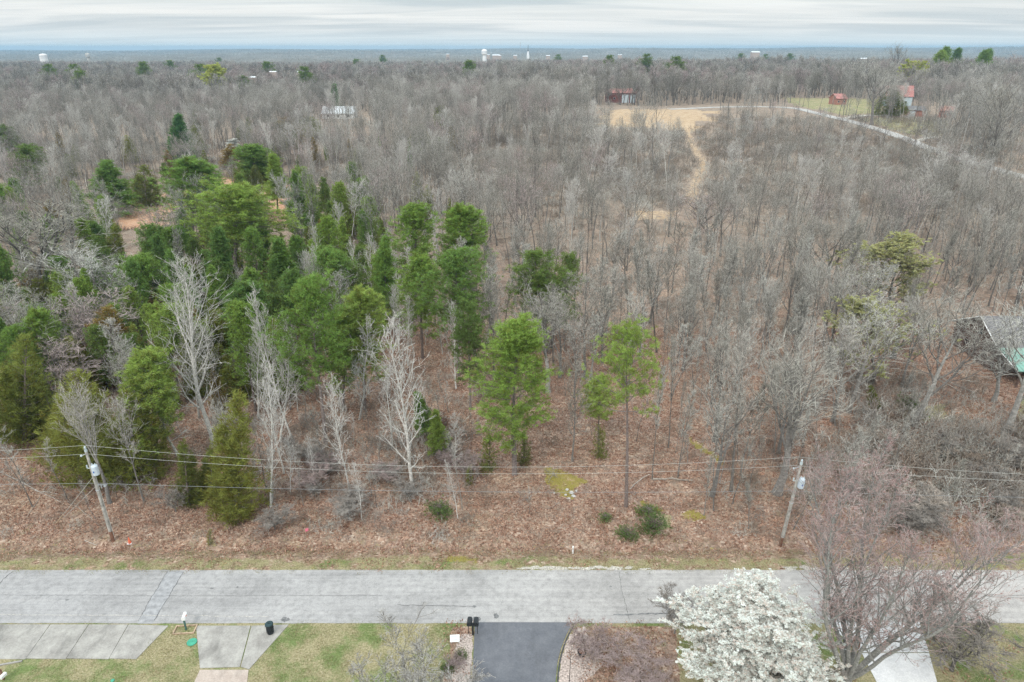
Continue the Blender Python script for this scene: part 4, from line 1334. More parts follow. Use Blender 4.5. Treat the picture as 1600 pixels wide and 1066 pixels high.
# keep the view of the barn, the roof and the clearing partly open
keep &= ~((px_ > 940) & (px_ < 1000) & (py_ > 150) & (py_ < 200))
keep &= ~((px_ > 935) & (px_ < 1120) & (py_ > 160) & (py_ < 215) & (rng.uniform(0, 1, len(x)) < .6))
pts = pts[keep]; x, y = pts.T; px_, py_ = pix(x, y)
vis = (np.abs(px_ - 800) < 840) & (py_ < 1080)
order = np.argsort(y + 1000 * (~vis))
NB = 262
ind, rest = order[:NB], order[NB:]


def zone_label(a, b, yy, size):
    """what the photo shows around a pixel"""
    z = ('the left evergreens' if a < 470 else 'the whitish bare trees' if a < 720 else 'the tallest pine' if a < 880 else
         'the umbrella-crowned pine' if a < 1090 else 'the stout spreading tree' if a < 1320 else 'the cabin')
    row = 'just behind the verge near' if yy < 74 else 'in the leaf litter around' if yy < 92 else 'in the denser wood beyond'
    return f'{size} bare grey tree {row} {z}', f'{size} bare trees {row} {z}'


for j in ind:
    xx, yy = pts[j]
    a, b_ = px_[j], py_[j]
    slim = random.random()
    if yy < 84 and slim < .62:
        p = random.choice(SAPL); h = random.uniform(5, 10); size = 'slender'
    elif 400 < a < 730 and slim < .85:
        p = random.choice(WHITE[1:]); h = random.uniform(9, 15); size = 'pale-barked'
    elif a < 420 and slim < .6:
        p = random.choice([BARE[2], BARE[4], PINKY[0], BARE[0]]); h = random.uniform(9, 14); size = 'spreading'
    elif slim < .72:
        p = random.choice([BARE[0], BARE[3], BARE[5], BARE[3], BARE[1]]); h = random.uniform(11, 17); size = 'thin upright'
    else:
        p = random.choice([BARE[1], BARE[2], BARE[4], BARE[6]]); h = random.uniform(12, 18); size = 'larger'
    lb, gr = zone_label(a, b_, yy, size)
    o_ = plant('bare_tree', p, xx, yy, h, p['r'] * h / p['h'] * random.uniform(.9, 1.25), lb, 'tree', gr)
    GENERIC.append((o_, size + ' bare tree', xx, yy))

for j in range(18):
    xx, yy = P(random.uniform(1330, 1640), random.uniform(690, 850))
    plant('bare_shrub', random.choice([THICKD, THICKG]), xx, yy, random.uniform(1.6, 3.6), random.uniform(1.6, 2.8), 'brownish twiggy thicket behind the verge right of the right-hand pole', 'shrub', 'thickets right of the right-hand pole')
for j in range(12):
    xx, yy = P(random.uniform(400, 740), random.uniform(700, 800))
    plant('bare_shrub', random.choice([THICK, THICKG]), xx, yy, random.uniform(1.5, 3), random.uniform(1.2, 2.2), 'low twiggy thicket under the whitish bare trees', 'shrub', 'thickets under the whitish bare trees')
sp = jgrid(57.5, 112, 3.1, .80, 2)
sx, sy = sp.T; spx, spy = pix(sx, sy)
sd = np.where(spx < 430, .10, np.where(spx < 740, .50, np.where(spx < 1050, .26, np.where(spx < 1340, .52, .22))))
sd = np.where((spx > 740) & (spx < 1050) & (sy < 72), .12, sd) * np.where(sy < 61, .45, 1)
kk = (rng.uniform(0, 1, len(sx)) < sd) & (np.abs(spx - 800) < 815)
sp = sp[kk]; spx = spx[kk]
sel = rng.permutation(len(sp))[:285]
for j in sel:
    xx, yy = sp[j]; aa = spx[j]
    h = random.uniform(2.5, 8.5)
    where = 'among the left cedars' if aa < 430 else 'among the whitish bare trees' if aa < 740 else 'around the two middle pines' if aa < 1050 else 'left of the right-hand pole' if aa < 1230 else 'right of the right-hand pole' 
    dep_ = 'near the verge' if yy < 74 else 'farther back'
    p = random.choice(SAPL + (WHITE[1:2] if aa < 740 else BARE[3:4]))
    if 1030 < aa < 1340 and random.random() < .6: h = random.uniform(7, 12.5); p = random.choice([BARE[3], BARE[5], SAPL[2]])
    hw = ('low' if h < 4.5 else 'tall')
    plant('sapling', p, xx, yy, h, p['r'] * h / p['h'] * random.uniform(.7, 1.3), f'{hw} slender sapling {dep_} {where}', 'sapling', f'{hw} saplings {dep_} {where}', lean=(random.gauss(0, .09), random.gauss(0, .09)))

# extra evergreens to thicken the left stand
LEFT = []
for j in range(1100):
    a, b_ = random.uniform(10, 600), random.uniform(330, 650)
    if a > 470 and b_ > 560: continue
    if 185 < a < 300 and 290 < b_ < 440: continue
    if 395 < a < 465 and b_ < 410: continue
    if a < 170 and b_ < 480 and random.random() < .8: continue
    LEFT.append((a, b_))
placed = []
cnt = 0
for a, b_ in LEFT:
    xx, yy = P(a, b_)
    if any((xx - u) ** 2 + (yy - v) ** 2 < 3.4 ** 2 for u, v in placed) or any((xx - u) ** 2 + (yy - v) ** 2 < 2.6 ** 2 for u, v, _ in USED): continue
    if drive_mask(np.array([xx]), np.array([yy]))[0]: continue
    placed.append((xx, yy)); cnt += 1
    if cnt > 195: break
    q = random.random()
    if q < .38: nm, p, h, ct, wd = 'pine_tree', random.choice(PINE[:3] + PINE[4:]), random.uniform(10, 16), 'pine', 'bright green pine'
    elif q < .5: nm, p, h, ct, wd = 'pine_tree', random.choice(DPINE), random.uniform(9, 13), 'pine', 'dark green pine'
    elif q < .9: nm, p, h, ct, wd = 'cedar_tree', random.choice(CEDAR), random.uniform(6, 10), 'cedar', 'dense olive cedar'
    else: nm, p, h, ct, wd = 'cedar_tree', RCEDAR[0], random.uniform(6, 9), 'cedar', 'rusty brown cedar'
    z = 'just below the orange dirt track' if b_ < 410 else 'amid the left evergreen stand' if b_ < 520 else 'low in the left stand near the big white-barked tree'
    o_ = plant(nm, p, xx, yy, h, p['r'] * h / p['h'] * random.uniform(.9, 1.15), f'{wd} {z}', ct, f'{wd}s {z}')
    GENERIC.append((o_, wd, xx, yy))
# evergreens thinly spread in the grey wood above the stand
for a0, a1, b0, b1, n_, zn in [(385, 500, 205, 290, 14, 'right of the small white-blossoming tree'), (240, 470, 200, 300, 18, 'around the far side of the orange dirt track'), (470, 720, 230, 400, 12, 'scattered in the grey wood above the middle pines'), (90, 240, 230, 330, 7, 'left of the orange dirt track'), (5, 120, 480, 700, 9, 'at the far left of the stand')]:
    for j in range(n_):
        xx, yy = P(random.uniform(a0, a1), random.uniform(b0, b1))
        if drive_mask(np.array([xx]), np.array([yy]))[0]: continue
        h = random.uniform(6, 11); pr = random.choice(CEDAR + DPINE[:1] + PINE[4:] + RCEDAR)
        ct = 'pine' if 'pine' in pr['name'] else 'cedar'
        plant(ct + '_tree', pr, xx, yy, h, pr['r'] * h / pr['h'], f'small dark {ct} {zn}', ct, f'small dark {ct}s {zn}')

# trees that can be told by the landmark tree they stand next to
taken = set()
for lb, lx, ly in LANDM:
    if len(lb.split()) > 11: continue
    for way, tst in (('just left of', lambda dx, dy: dx < 0 and abs(dy) < abs(dx)), ('just right of', lambda dx, dy: dx > 0 and abs(dy) < abs(dx)),
                     ('right behind', lambda dx, dy: dy > 0 and abs(dy) >= abs(dx)), ('in front of', lambda dx, dy: dy < 0 and abs(dy) >= abs(dx))):
        c_ = [(math.hypot(gx - lx, gy - ly), i) for i, (go, gk, gx, gy) in enumerate(GENERIC) if i not in taken and tst(gx - lx, gy - ly)]
        if c_ and min(c_)[0] < 9.5:
            i = min(c_)[1]; taken.add(i)
            GENERIC[i][0]['label'] = '%s %s the %s' % (GENERIC[i][1], way, lb) if len((GENERIC[i][1] + way + lb).split()) < 14 else 'tree %s the %s' % (way, lb)
# the rest of the wood: one mass, thinning in detail with distance
MIDP = [proto_bare('mid_tree_%d' % k, 60 + k, Ht=16, r0=[.15, .17, .2, .12, .2, .14, .18][k], n1=[12, 11, 8, 14, 8, 13, 9][k], cs=[.45, .52, .32, .52, .38, .42, .3][k], R1=[.28, .34, .46, .22, .5, .3, .48][k],
                   ang=.7, n2=8, n3=4, n4=2, twig=.017, open_=k in (2, 4, 6), bark=M_WBARK if k == 3 else M_BARK, twigm=M_PTWIG if k == 6 else M_WTWIG if k == 3 else M_TWIG, lod=1, t3=.5, upt=.14) for k in range(7)]
MID = [joined(p) for p in MIDP]
MIDH = [p['h'] for p in MIDP]
q = pts[rest]
n_ = len(q)
ii = rng.choice(7, n_, p=[.17, .16, .17, .14, .17, .11, .08])
hh = np.where(rng.uniform(0, 1, n_) < .3, rng.uniform(7, 12, n_), rng.uniform(14, 22, n_))
qx, qy = pix(q[:, 0], q[:, 1])
left = qx < 420
hh[(qx > 1060) & (qx < 1460) & (qy > 195) & (qy < 345)] *= .62
hh[left] *= .85
sc = hh / np.array(MIDH)[ii]
swd = sc * rng.uniform(.7, 1.25, n_)
scatter('mid_woodland', np.stack([q[:, 0], q[:, 1], H(q[:, 0], q[:, 1])], 1), np.stack([swd, swd, sc], 1), ii, MID,
        'bare grey woodland of close-set leafless trees filling the middle distance', 'woodland')

LOD = []
for k in range(5):
    p = proto_bare('far_tree_%d' % k, 80 + k, bark=M_BARK, twigm=[M_TWIG, M_TWIG, M_DTWIG, M_PTWIG, M_WTWIG][k], Ht=16, r0=.24, n1=11, cs=.25, R1=[.3, .42, .34, .44, .3][k], ang=.75, n2=8, n3=5, n4=0, twig=.032, lod=1, open_=k in (1, 3), t3=.9)
    LOD.append((joined(p), p['h']))
far = jgrid(470, 1500, 6.9, .85, 30)
x, y = far.T
keep = rng.uniform(0, 1, len(x)) < .82
keep &= ~drive_mask(x, y)
for (hx, hy), rr in HOUSES: keep &= np.hypot(x - hx, y - hy) > rr
keep &= (vnoise(x, y, 60, 2) > .2)
far = far[keep]; n_ = len(far)
cumw = np.stack([np.full(n_, .32), np.full(n_, .3), .05 + .5 * (vnoise(far[:, 0], far[:, 1], 38, 3) > .6), .05 + .45 * (vnoise(far[:, 0], far[:, 1], 52, 5) > .62), .04 + .3 * (vnoise(far[:, 0], far[:, 1], 27, 1) > .68)], 1)
cumw = np.cumsum(cumw / cumw.sum(1, keepdims=True), 1)
ii = (rng.uniform(0, 1, n_)[:, None] > cumw).sum(1).clip(0, 4); hh = rng.uniform(11, 23, n_) * (.85 + .3 * vnoise(far[:, 0], far[:, 1], 45)); sc = hh / np.array([l[1] for l in LOD])[ii]
scatter('far_woodland', np.stack([far[:, 0], far[:, 1], H(far[:, 0], far[:, 1])], 1), np.stack([sc * 1.2, sc * 1.2, sc], 1), ii, [l[0] for l in LOD],
        'continuous bare woodland rolling back towards the horizon', 'woodland')

# groves for the last kilometres
def grove(seed):
    g = np.random.default_rng(seed)
    cs_ = []
    for k in range(26):
        t = bare_tree(seed * 50 + k % 4, Ht=g.uniform(13, 19), r0=.25, n1=7, cs=.25, R1=.32, ang=.8, n2=5, n3=3, n4=0, twig=.05, lod=1, open_=True, t3=1.3)
        off = np.array([g.uniform(-32, 32), g.uniform(-32, 32), 0])
        for p_, r_, nn in t['limbs'][1:]:
            V, Fc = tube_arrays(p_ + off, r_, 3); cs_.append((V, Fc, 0, None))
        for p_, r_, nn in t['trunk']:
            V, Fc = tube_arrays(p_ + off, r_, 3); cs_.append((V, Fc, 0, None))
    return np_mesh('grove_%d' % seed, cs_, [M_TWIG])
GR = [grove(1), grove(2)]
gp = np.concatenate([jgrid(1500, 3200, 50, .85, 60), jgrid(3200, 8200, 90, .85, 60)])
x, y = gp.T
n_ = len(gp)
s_ = np.where(y > 3200, 1.6, 1.0)
scatter('horizon_woodland', np.stack([x, y, H(x, y)], 1), np.stack([s_, s_, .8 * s_ ** .3 * (1 + .5 * vnoise(x, y, 300))], 1), rng.integers(0, 2, n_), GR,
        'blue-grey bands of distant woodland along the horizon', 'woodland', tilt=0.0)

# ------------------------------------------------------------------ undergrowth, litter and grass
def patch(name, n, rad, L, W, spread, up, m, seed, zlift=.03):
    g = np.random.default_rng(seed)
    a = g.uniform(0, 6.28, n); r = rad * np.sqrt(g.uniform(0, 1, n))
    c = np.stack([r * np.cos(a), r * np.sin(a), np.full(n, zlift)], 1)
    d = np.tile(np.array([[0, 0, up]]), (n, 1)) + g.normal(0, spread, (n, 3))
    d[:, 2] = np.abs(d[:, 2]) * (1 if up else .35)
    V, Fc, tn = blades(g, c, d, 1, L, W, .01, tintv=g.uniform(0, 1, n))
    V[:, 2] = np.maximum(V[:, 2], .0)
    return np_mesh(name, [(V, Fc, 0, tn)], [m])


def brushmesh(seed, n, Ht, m):
    g = np.random.default_rng(seed)
    st = np.stack([g.normal(0, .7, n), g.normal(0, .7, n), np.zeros(n)], 1)
    d = np.stack([g.normal(0, .45, n), g.normal(0, .45, n), np.ones(n)], 1)
    l1 = walk(g, st, d, Ht * g.uniform(.4, 1.2, n), 4, .18, .02)
    r1 = np.maximum(.024 * (1 - .7 * np.linspace(0, 1, 4)[None]) * np.ones((n, 1)), .004)
    l2, L2, q2 = children(g, l1, r1, 6, .25, 1, .8, 3, .2, .05, np.full(n, Ht * .45), .7)
    r2 = np.full((len(l2), 3), .013)
    return np_mesh('brush_%d' % seed, chunk([(l1, r1, 3), (l2, r2, 3)], 0), [m])


BR = [brushmesh(1, 14, 1.5, M_BRUSH), brushmesh(2, 18, 1.0, M_BRUSH), brushmesh(3, 10, 2.4, M_DTWIG), brushmesh(4, 16, 1.3, M_TWIG)]
g_a, g_b, g_c = jgrid(55.5, 330, 2.6), jgrid(55.5, 92, 1.5), jgrid(200, 470, 3.6)
bp = np.concatenate([g_a, g_b, g_c])
dense_from = len(g_a)
x, y = bp.T
px_, py_ = pix(x, y)
d_ = .48 + .9 * (vnoise(x, y, 6, 1.) - .45)
d_[y < 61] = .25 + .4 * (vnoise(x, y, 5, 1.)[y < 61] - .4)
d_[(px_ > 1340) & (y < 82)] = 1.0
d_[(px_ < 250) & (y < 66)] = .7
d_[(px_ > 430) & (px_ < 720) & (y < 74)] = .75
d_[(px_ > 740) & (px_ < 1110) & (py_ > 620)] = .10
d_[y > 130] *= .8
ex = np.arange(len(x)) >= dense_from
d_[ex] = 0
d_[ex & (px_ > 1330)] = .85
d_[ex & (px_ > 400) & (px_ < 740) & (y < 78)] = .45
d_[ex & (px_ > 1130) & (px_ < 1330) & (y < 76)] = .35
d_[ex & (px_ > 1440) & (y > 76)] = .1
farb = np.arange(len(x)) >= len(g_a) + len(g_b)
d_[farb] = 0
d_[farb & (px_ > 700) & (px_ < 1560) & (py_ > 185) & (py_ < 360)] = .62
keep = (rng.uniform(0, 1, len(x)) < d_) & ~drive_mask(x, y)
for (hx, hy), rr in HOUSES: keep &= np.hypot(x - hx, y - hy) > rr
big = (px_ > 1330)[keep] & (y < 80)[keep]
bp = bp[keep]; n_ = len(bp)
s_ = rng.uniform(.5, 1.25, n_) * np.where(big, 1.5, np.where(bp[:, 1] > 190, 1.7, 1)); s_[bp[:, 1] < 60] *= .6
scatter('undergrowth', np.stack([bp[:, 0], bp[:, 1], H(bp[:, 0], bp[:, 1])], 1), np.stack([s_ * 1.2, s_ * 1.2, s_], 1), rng.integers(0, 4, n_), BR,
        'tangled brown and grey twiggy undergrowth on the woodland floor', 'undergrowth', tilt=.15)

LP = [patch('litter_%d' % k, 60, 1.0, .17, .12, .9, 0.12, M_LITTER, 90 + k, .05) for k in range(3)]
lp = jgrid(51.6, 112, .98, .84, 6)
x, y = lp.T
keep = rng.uniform(0, 1, len(x)) < np.clip((y - 51.6) / 2.0, .12, .9)
keep &= ~drive_mask(x, y)
for p in GREENP + MOSS: keep &= ~in_poly(x, y, p)
lp = lp[keep]; n_ = len(lp)
scatter('leaf_litter', np.stack([lp[:, 0], lp[:, 1], H(lp[:, 0], lp[:, 1]) - .03], 1), np.ones((n_, 3)), rng.integers(0, 3, n_), LP,
        'carpet of fallen tan and brown leaves under the trees', 'leaf litter', tilt=.03)

GP = [patch('grass_tuft_%d' % k, 90, .55, .13, .035, .45, 1, M_GRASS, 95 + k, 0) for k in range(3)]
g1 = jgrid(50.5, 53.0, .62, .84, 6)
g2 = jgrid(30, 43.9, .72, .84, 6)
g3 = jgrid(52.6, 59, 1.0, .84, 6)
g3 = g3[rng.uniform(0, 1, len(g3)) < .55 * vnoise(g3[:, 0], g3[:, 1], 3.3, 2.)]
gg = np.concatenate([g1, g2, g3]); x, y = gg.T
keep = rng.uniform(0, 1, len(x)) < np.where(y > 46, .8, .75)
solid = [poly_w(q) for q in ([(-150, 974), (266, 974), (215, 1033), (-200, 1033)], [(303, 974), (454, 974), (392, 1047), (386, 1250), (245, 1250), (308, 1045)], [(738, 970), (912, 970), (912, 990), (930, 1060), (880, 1250), (690, 1250), (712, 1010), (722, 985)], [(1286, 970), (1440, 970), (1470, 1066), (1500, 1250), (1430, 1250), (1340, 1066)])]
for s in solid: keep &= ~in_poly(x, y, s)
keep &= ~((y < 46) & in_poly(x, y, BED_R) & (rng.uniform(0, 1, len(x)) < .7))
gg = gg[keep]; n_ = len(gg)
s_ = rng.uniform(.6, 1.1, n_)
scatter('grass', np.stack([gg[:, 0], gg[:, 1], H(gg[:, 0], gg[:, 1]) - .01], 1), np.stack([np.ones(n_), np.ones(n_), s_], 1), rng.integers(0, 3, n_), GP,
        'short tufted grass of the verge and the near lawns', 'grass', tilt=.0)
# dead leaves blown over the yard on the right
lq = jgrid(33, 43.8, .95, .84, 6); x, y = lq.T
keep = (in_poly(x, y, BED_R) | in_poly(x, y, BED_C) | (x > 22)) & (rng.uniform(0, 1, len(x)) < np.where(x > 22, .18, .6))
for s in solid[:2] + solid[3:]: keep &= ~in_poly(x, y, s)
keep &= ~in_poly(x, y, poly_w([(738, 970), (900, 970), (868, 1066), (866, 1250), (712, 1250)]))
lq = lq[keep]
scatter('yard_leaves', np.stack([lq[:, 0], lq[:, 1], 0 * lq[:, 0] - .02], 1), np.ones((len(lq), 3)), rng.integers(0, 3, len(lq)), LP,
        'brown leaves blown over the near yard beds', 'leaf litter', tilt=.03)
# ------------------------------------------------------------------ bushes, rocks, logs
def bush(px, py, h, r, label, p=BUSHG, nm='green_bush', cat='bush'):
    x, y = P(px, py)
    plant(nm, p, x, y, h, r, label, cat, lean=(0, 0))


bush(686, 805, 1.7, 1.5, 'round green bush in the brush left of the middle')
bush(980, 838, 1.1, 1.2, 'low green bush below the umbrella-crowned pine')
bush(1022, 828, 1.5, 1.7, 'larger dark green bush right below the umbrella-crowned pine')
bush(1012, 803, 1.0, 1.3, 'flat dark green bush just behind the larger dark green bush')
bush(945, 812, .8, .8, 'small dull green bush left of the umbrella-crowned pine foot')
bush(600, 740, 1.2, .9, 'greenish small bush left of the whitish finely branched tree')
bush(1418, 640, 2.2, 1.6, 'bright green leafing bush at the thick grey trunk')
bush(430, 828, 2.6, 2.0, 'pile of pale grey twigs beside the cedar closest to the road', THICKG, 'bare_shrub', 'shrub')
bush(275, 800, 3.0, 1.6, 'pale twiggy shrub on the bank right of the transformer pole', THICKG, 'bare_shrub', 'shrub')
bush(545, 812, 2.4, 1.9, 'grey fallen-looking twiggy shrub left of the middle', THICKG, 'bare_shrub', 'shrub')
bush(640, 780, 2.2, 1.8, 'grey twiggy shrub at the foot of the whitish finely branched tree', THICKG, 'bare_shrub', 'shrub')
bush(720, 1026, .75, .55, 'small dark bush in the stone bed', BUSHG)
bush(699, 1048, .7, .6, 'second small dark bush in the stone bed, nearer the frame edge', BUSHG)
bush(712, 1040, .9, .8, 'dry brown twiggy shrub between the two small dark bushes', THICK, 'bare_shrub', 'shrub')


def log(name, a, b, r, label, cat='log', m=M_DEAD, group=None, lift=None):
    (x0, y0), (x1, y1) = P(*a), P(*b)
    n_ = 7
    pts = []
    for i in range(n_):
        t = i / (n_ - 1)
        x, y = x0 + (x1 - x0) * t, y0 + (y1 - y0) * t
        pts.append((x + random.gauss(0, r * .5), y + random.gauss(0, r * .5), float(H(x, y)) + r * .8 + (lift or 0) * math.sin(math.pi * t)))
    mb = MB(); mb.tube(pts, np.linspace(r, r * .55, n_), 7)
    o = mb.build(name, m); tag(o, label, cat, group)
    return o


log('fallen_log', (1453, 584), (1498, 613), .16, 'pale long fallen log lying left of the cabin')
log('fallen_log', (1466, 588), (1521, 614), .14, 'second fallen log parallel to the pale one left of the cabin')
log('fallen_log', (1018, 750), (1082, 752), .13, 'dark fallen log behind the umbrella-crowned pine')
log('fallen_log', (1080, 596), (1125, 650), .12, 'mossy fallen trunk slanting behind the strip of moss')
log('fallen_branch', (10, 743), (97, 787), .07, 'long pale fallen branch left of the transformer pole, the topmost one', 'branch')
log('fallen_branch', (55, 768), (108, 776), .06, 'pale fallen branch crossing below the topmost one', 'branch')
log('fallen_branch', (75, 757), (40, 812), .05, 'thin fallen branch slanting down towards the road', 'branch')
log('fallen_branch', (108, 781), (155, 822), .05, 'thin bent branch ending beside the transformer pole', 'branch')
log('fallen_branch', (132, 845), (152, 853), .045, 'short pale stick lying near the foot of the transformer pole', 'branch')
log('fallen_branch', (985, 765), (1015, 742), .05, 'curved thin branch leaning right of the umbrella-crowned pine foot', 'branch', lift=.3)
for j in range(26):
    a = random.uniform(930, 1420); b_ = random.uniform(215, 420)
    log('fallen_log', (a, b_), (a + random.uniform(-28, 28), b_ + random.uniform(-6, 10)), random.uniform(.12, .2), 'felled trunk lying in the thinned wood below the clearing', 'log', group='felled trunks below the clearing')
for j in range(14):
    a = random.uniform(450, 1180); b_ = random.uniform(690, 800)
    log('fallen_branch', (a, b_), (a + random.uniform(-30, 30), b_ + random.uniform(-14, 14)), random.uniform(.03, .05), 'thin pale stick lying on the leaf litter', 'branch', group='sticks on the leaf litter')

b = MB()
def rock(px, py, r, label, group=None):
    x, y = P(px, py)
    g = np.random.default_rng(int(px * 7 + py))
    prof = MB(); vs = []; nn, mm = 8, 5
    for j in range(mm):
        ph = math.pi * j / (mm - 1)
        for i in range(nn):
            th = 2 * math.pi * i / nn; k = r * g.uniform(.8, 1.1)
            vs.append((k * math.sin(ph) * math.cos(th), k * math.sin(ph) * math.sin(th) * .8, k * math.cos(ph) * .6 + r * .3))
    fs = [(j * nn + i, j * nn + (i + 1) % nn, (j + 1) * nn + (i + 1) % nn, (j + 1) * nn + i) for j in range(mm - 1) for i in range(nn)]
    prof.add(vs, fs)
    o = prof.build('rock', M_ROCK, None, (x, y, float(H(x, y)))); tag(o, label, 'rock', group)
for px, py, r in [(886, 766, .22), (893, 771, .3), (896, 776, .25), (884, 774, .18), (889, 780, .2), (900, 768, .16)]:
    rock(px, py, r, 'pale rock in the small heap on the yellow moss patch', 'rocks on the yellow moss')
rock(866, 772, .16, 'small lone pale rock left of the rock heap on the moss')

# ------------------------------------------------------------------ utility poles and wires
def upole(px, py, top_py, lx, label, side, dtilt):
    x, y = P(px, py)
    hz = top_z(y, top_py)
    root = thing('utility_pole', label, 'utility pole', (x, y, float(H(x, y)) - .1))
    h = hz - float(H(x, y)) + .1
    root.rotation_euler = (0, dtilt, 0)
    mb = MB(); mb.tube([(0, 0, .0), (0, 0, h * .12)], [.175, .168], 14); mb.build('pole_base', M_POLEB, root)['label'] = 'reddish brown foot of the pole'
    mb = MB(); mb.tube([(0, 0, h * .12), (0, 0, h * .5), (0, 0, h)], [.168, .15, .115], 14); mb.build('pole', M_POLE, root)
    mb = MB(); mb.lathe([(.06, 0), (.055, .12), (.11, .16), (.05, .2), (.1, .24), (.05, .28), (.03, .32)], 12, (0, 0, h)); mb.build('insulator', M_CERAM, root)
    mb = MB(); mb.lathe([(.13, -.25), (.13, 0)], 12, (0, 0, h)); mb.build('pole_cap', M_CERAM, root)
    # second phase on a stand-off bracket
    mb = MB(); mb.tube([(0, 0, h - .45), (side * .55, 0, h - .75)], .035, 6); mb.build('bracket', M_STEEL, root)
    mb = MB(); mb.lathe([(.05, 0), (.1, .06), (.05, .1), (.1, .15), (.04, .2)], 10, (side * .58, 0, h - .82)); mb.build('insulator', M_CERAM, root)
    # transformer can
    tr = MB(); tr.lathe([(.27, 0), (.30, .05), (.30, .95), (.26, 1.02), (.12, 1.08)], 18, (-side * .42, -.12, h - 2.75))
    t_ = tr.build('transformer', M_TRANS, root)
    for k in (-1, 1):
        q_ = MB(); q_.lathe([(.05, 0), (.07, .05), (.035, .1), (.06, .15), (.025, .22)], 8, (-side * .42 + k * .14, -.12, h - 1.7)); q_.build('bushing', M_CERAM, t_)
    q_ = MB(); q_.box((-side * .42, -.42, h - 2.3), (.12, .03, .18)); q_.build('emblem_plate', plain('blue_plate', (.03, .10, .35), .5), t_)
    q_ = MB(); q_.box((-side * .16, -.06, h - 2.3), (.3, .1, .6)); q_.build('mounting_bracket', M_STEEL, t_)
    q_ = MB(); q_.box((side * .2, 0, h - 2.1), (.3, .06, .06)); q_.lathe([(.07, 0), (.07, .3), (.03, .36)], 8, (side * .34, 0, h - 2.1)); q_.build('fuse_cutout', M_CERAM, root)
    q_ = MB(); q_.lathe([(.19, 0), (.19, .08)], 12, (0, 0, h - 4.6)); q_.build('pole_band', M_STEEL, root)
    q_ = MB(); q_.tube([(.19, .02, h - 2.9), (.19, .03, h * .5), (.2, .03, .2)], .018, 5); q_.build('ground_wire', M_WIRE, root)
    return root, x, y, h


pl, XL, YL, HL = upole(177, 845, 702, 0, 'leaning weathered utility pole with a grey transformer on the left', -1, -.015)
pr_, XR, YR, HR = upole(1219, 853, 722, 0, 'utility pole with a transformer half hidden by the reddish tree', -1, .05)
# guy wires of the left pole
for k, (gx, gy, hz) in enumerate([(85, 818, .72), (97, 808, .62)]):
    ax, ay = P(gx, gy)
    mb = MB(); mb.tube([(0, 0, HL * hz), (ax - XL, ay - YL, .1)], .02, 5); mb.build('guy_wire', M_WIRE, pl)
    if k == 0:
        mb = MB(); mb.tube([(ax - XL, ay - YL, .1), ((ax - XL) * .78, (ay - YL) * .78, .1 + HL * hz * .22)], .05, 6); mb.build('guy_guard', M_TIMBER, pl)
q_ = MB(); q_.box((.55, 0, HL - 4.0), (1.0, .05, .05)); q_.box((.45, 0, HL - 4.2), (.08, .05, .35)); q_.box((.8, 0, HL - 4.15), (.22, .1, .12)); q_.build('splice_box', M_STEEL, pl)


def wire(name, hz, m, r, label, dx=0, sag=.9):
    """one wire strung over both poles and on past the frame"""
    spanx = XR - XL
    zl, zr = hz if isinstance(hz, tuple) else (HL - hz, HR - hz)
    def P3(i):
        return (XL + spanx * i, YL + (YR - YL) * i, zl + (zr - zl) * i)
    pts = []
    for s_ in range(-1, 2):
        a, b_ = P3(s_), P3(s_ + 1)
        for k in range(24):
            t = k / 24
            pts.append((a[0] + (b_[0] - a[0]) * t + dx, a[1] + (b_[1] - a[1]) * t, a[2] + (b_[2] - a[2]) * t - sag * 4 * t * (1 - t)))
    mb = MB(); mb.tube(pts, r, 5); o = mb.build(name, m); tag(o, label, 'wire')


wire('power_line', (HL + .22, HR + .2), M_WIRE, .0115, 'topmost pale power wire strung between the two poles', 0, 1.7)
wire('power_line', (HL - .72, HR - .75), M_WIRE, .0115, 'second pale wire just below the topmost one', 0, 1.5)
wire('phone_cable', (HL - 4.0, HR - 3.6), M_COMM, .015, 'lowest and darkest of the three cables along the road', 0, .5)

# ------------------------------------------------------------------ small things by the road
def at(px, py): return P(px, py)


x, y = at(203, 849)
t_ = thing('marker_cone', 'orange marker cone beside the left pole', 'cone', (x, y, float(H(x, y))))
mb = MB(); mb.box((0, 0, .02), (.4, .4, .05)); mb.build('base', M_WHITE, t_)
mb = MB(); mb.lathe([(.15, .045), (.03, .72)], 14); mb.build('cone', M_ORANGE, t_)
x, y = at(478, 838)
t_ = thing('survey_flag', 'pink survey flag on a thin stake in the verge', 'flag', (x, y, float(H(x, y))), 0)
mb = MB(); mb.box((0, 0, .45), (.03, .03, .9)); mb.build('stake', M_TIMBER, t_)
mb = MB(); mb.add([(0, 0, .9), (.34, .05, .98), (.3, .1, .62), (.02, .0, .55), (0, .02, .9), (.34, .07, .98), (.3, .12, .62), (.02, .02, .55)], [(0, 1, 2, 3), (7, 6, 5, 4), (0, 4, 5, 1), (3, 2, 6, 7)]); mb.build('flag', M_PINK, t_)
x, y = at(895, 865)
t_ = thing('marker_post', 'short white marker post at the far edge of the road', 'post', (x, y, float(H(x, y))))
mb = MB(); mb.lathe([(.09, 0), (.09, .8), (.05, .9)], 12); mb.build('post', M_WHITE, t_)
mb = MB(); mb.lathe([(.094, .55), (.094, .68)], 12); mb.build('band', M_GRAVEL, t_)

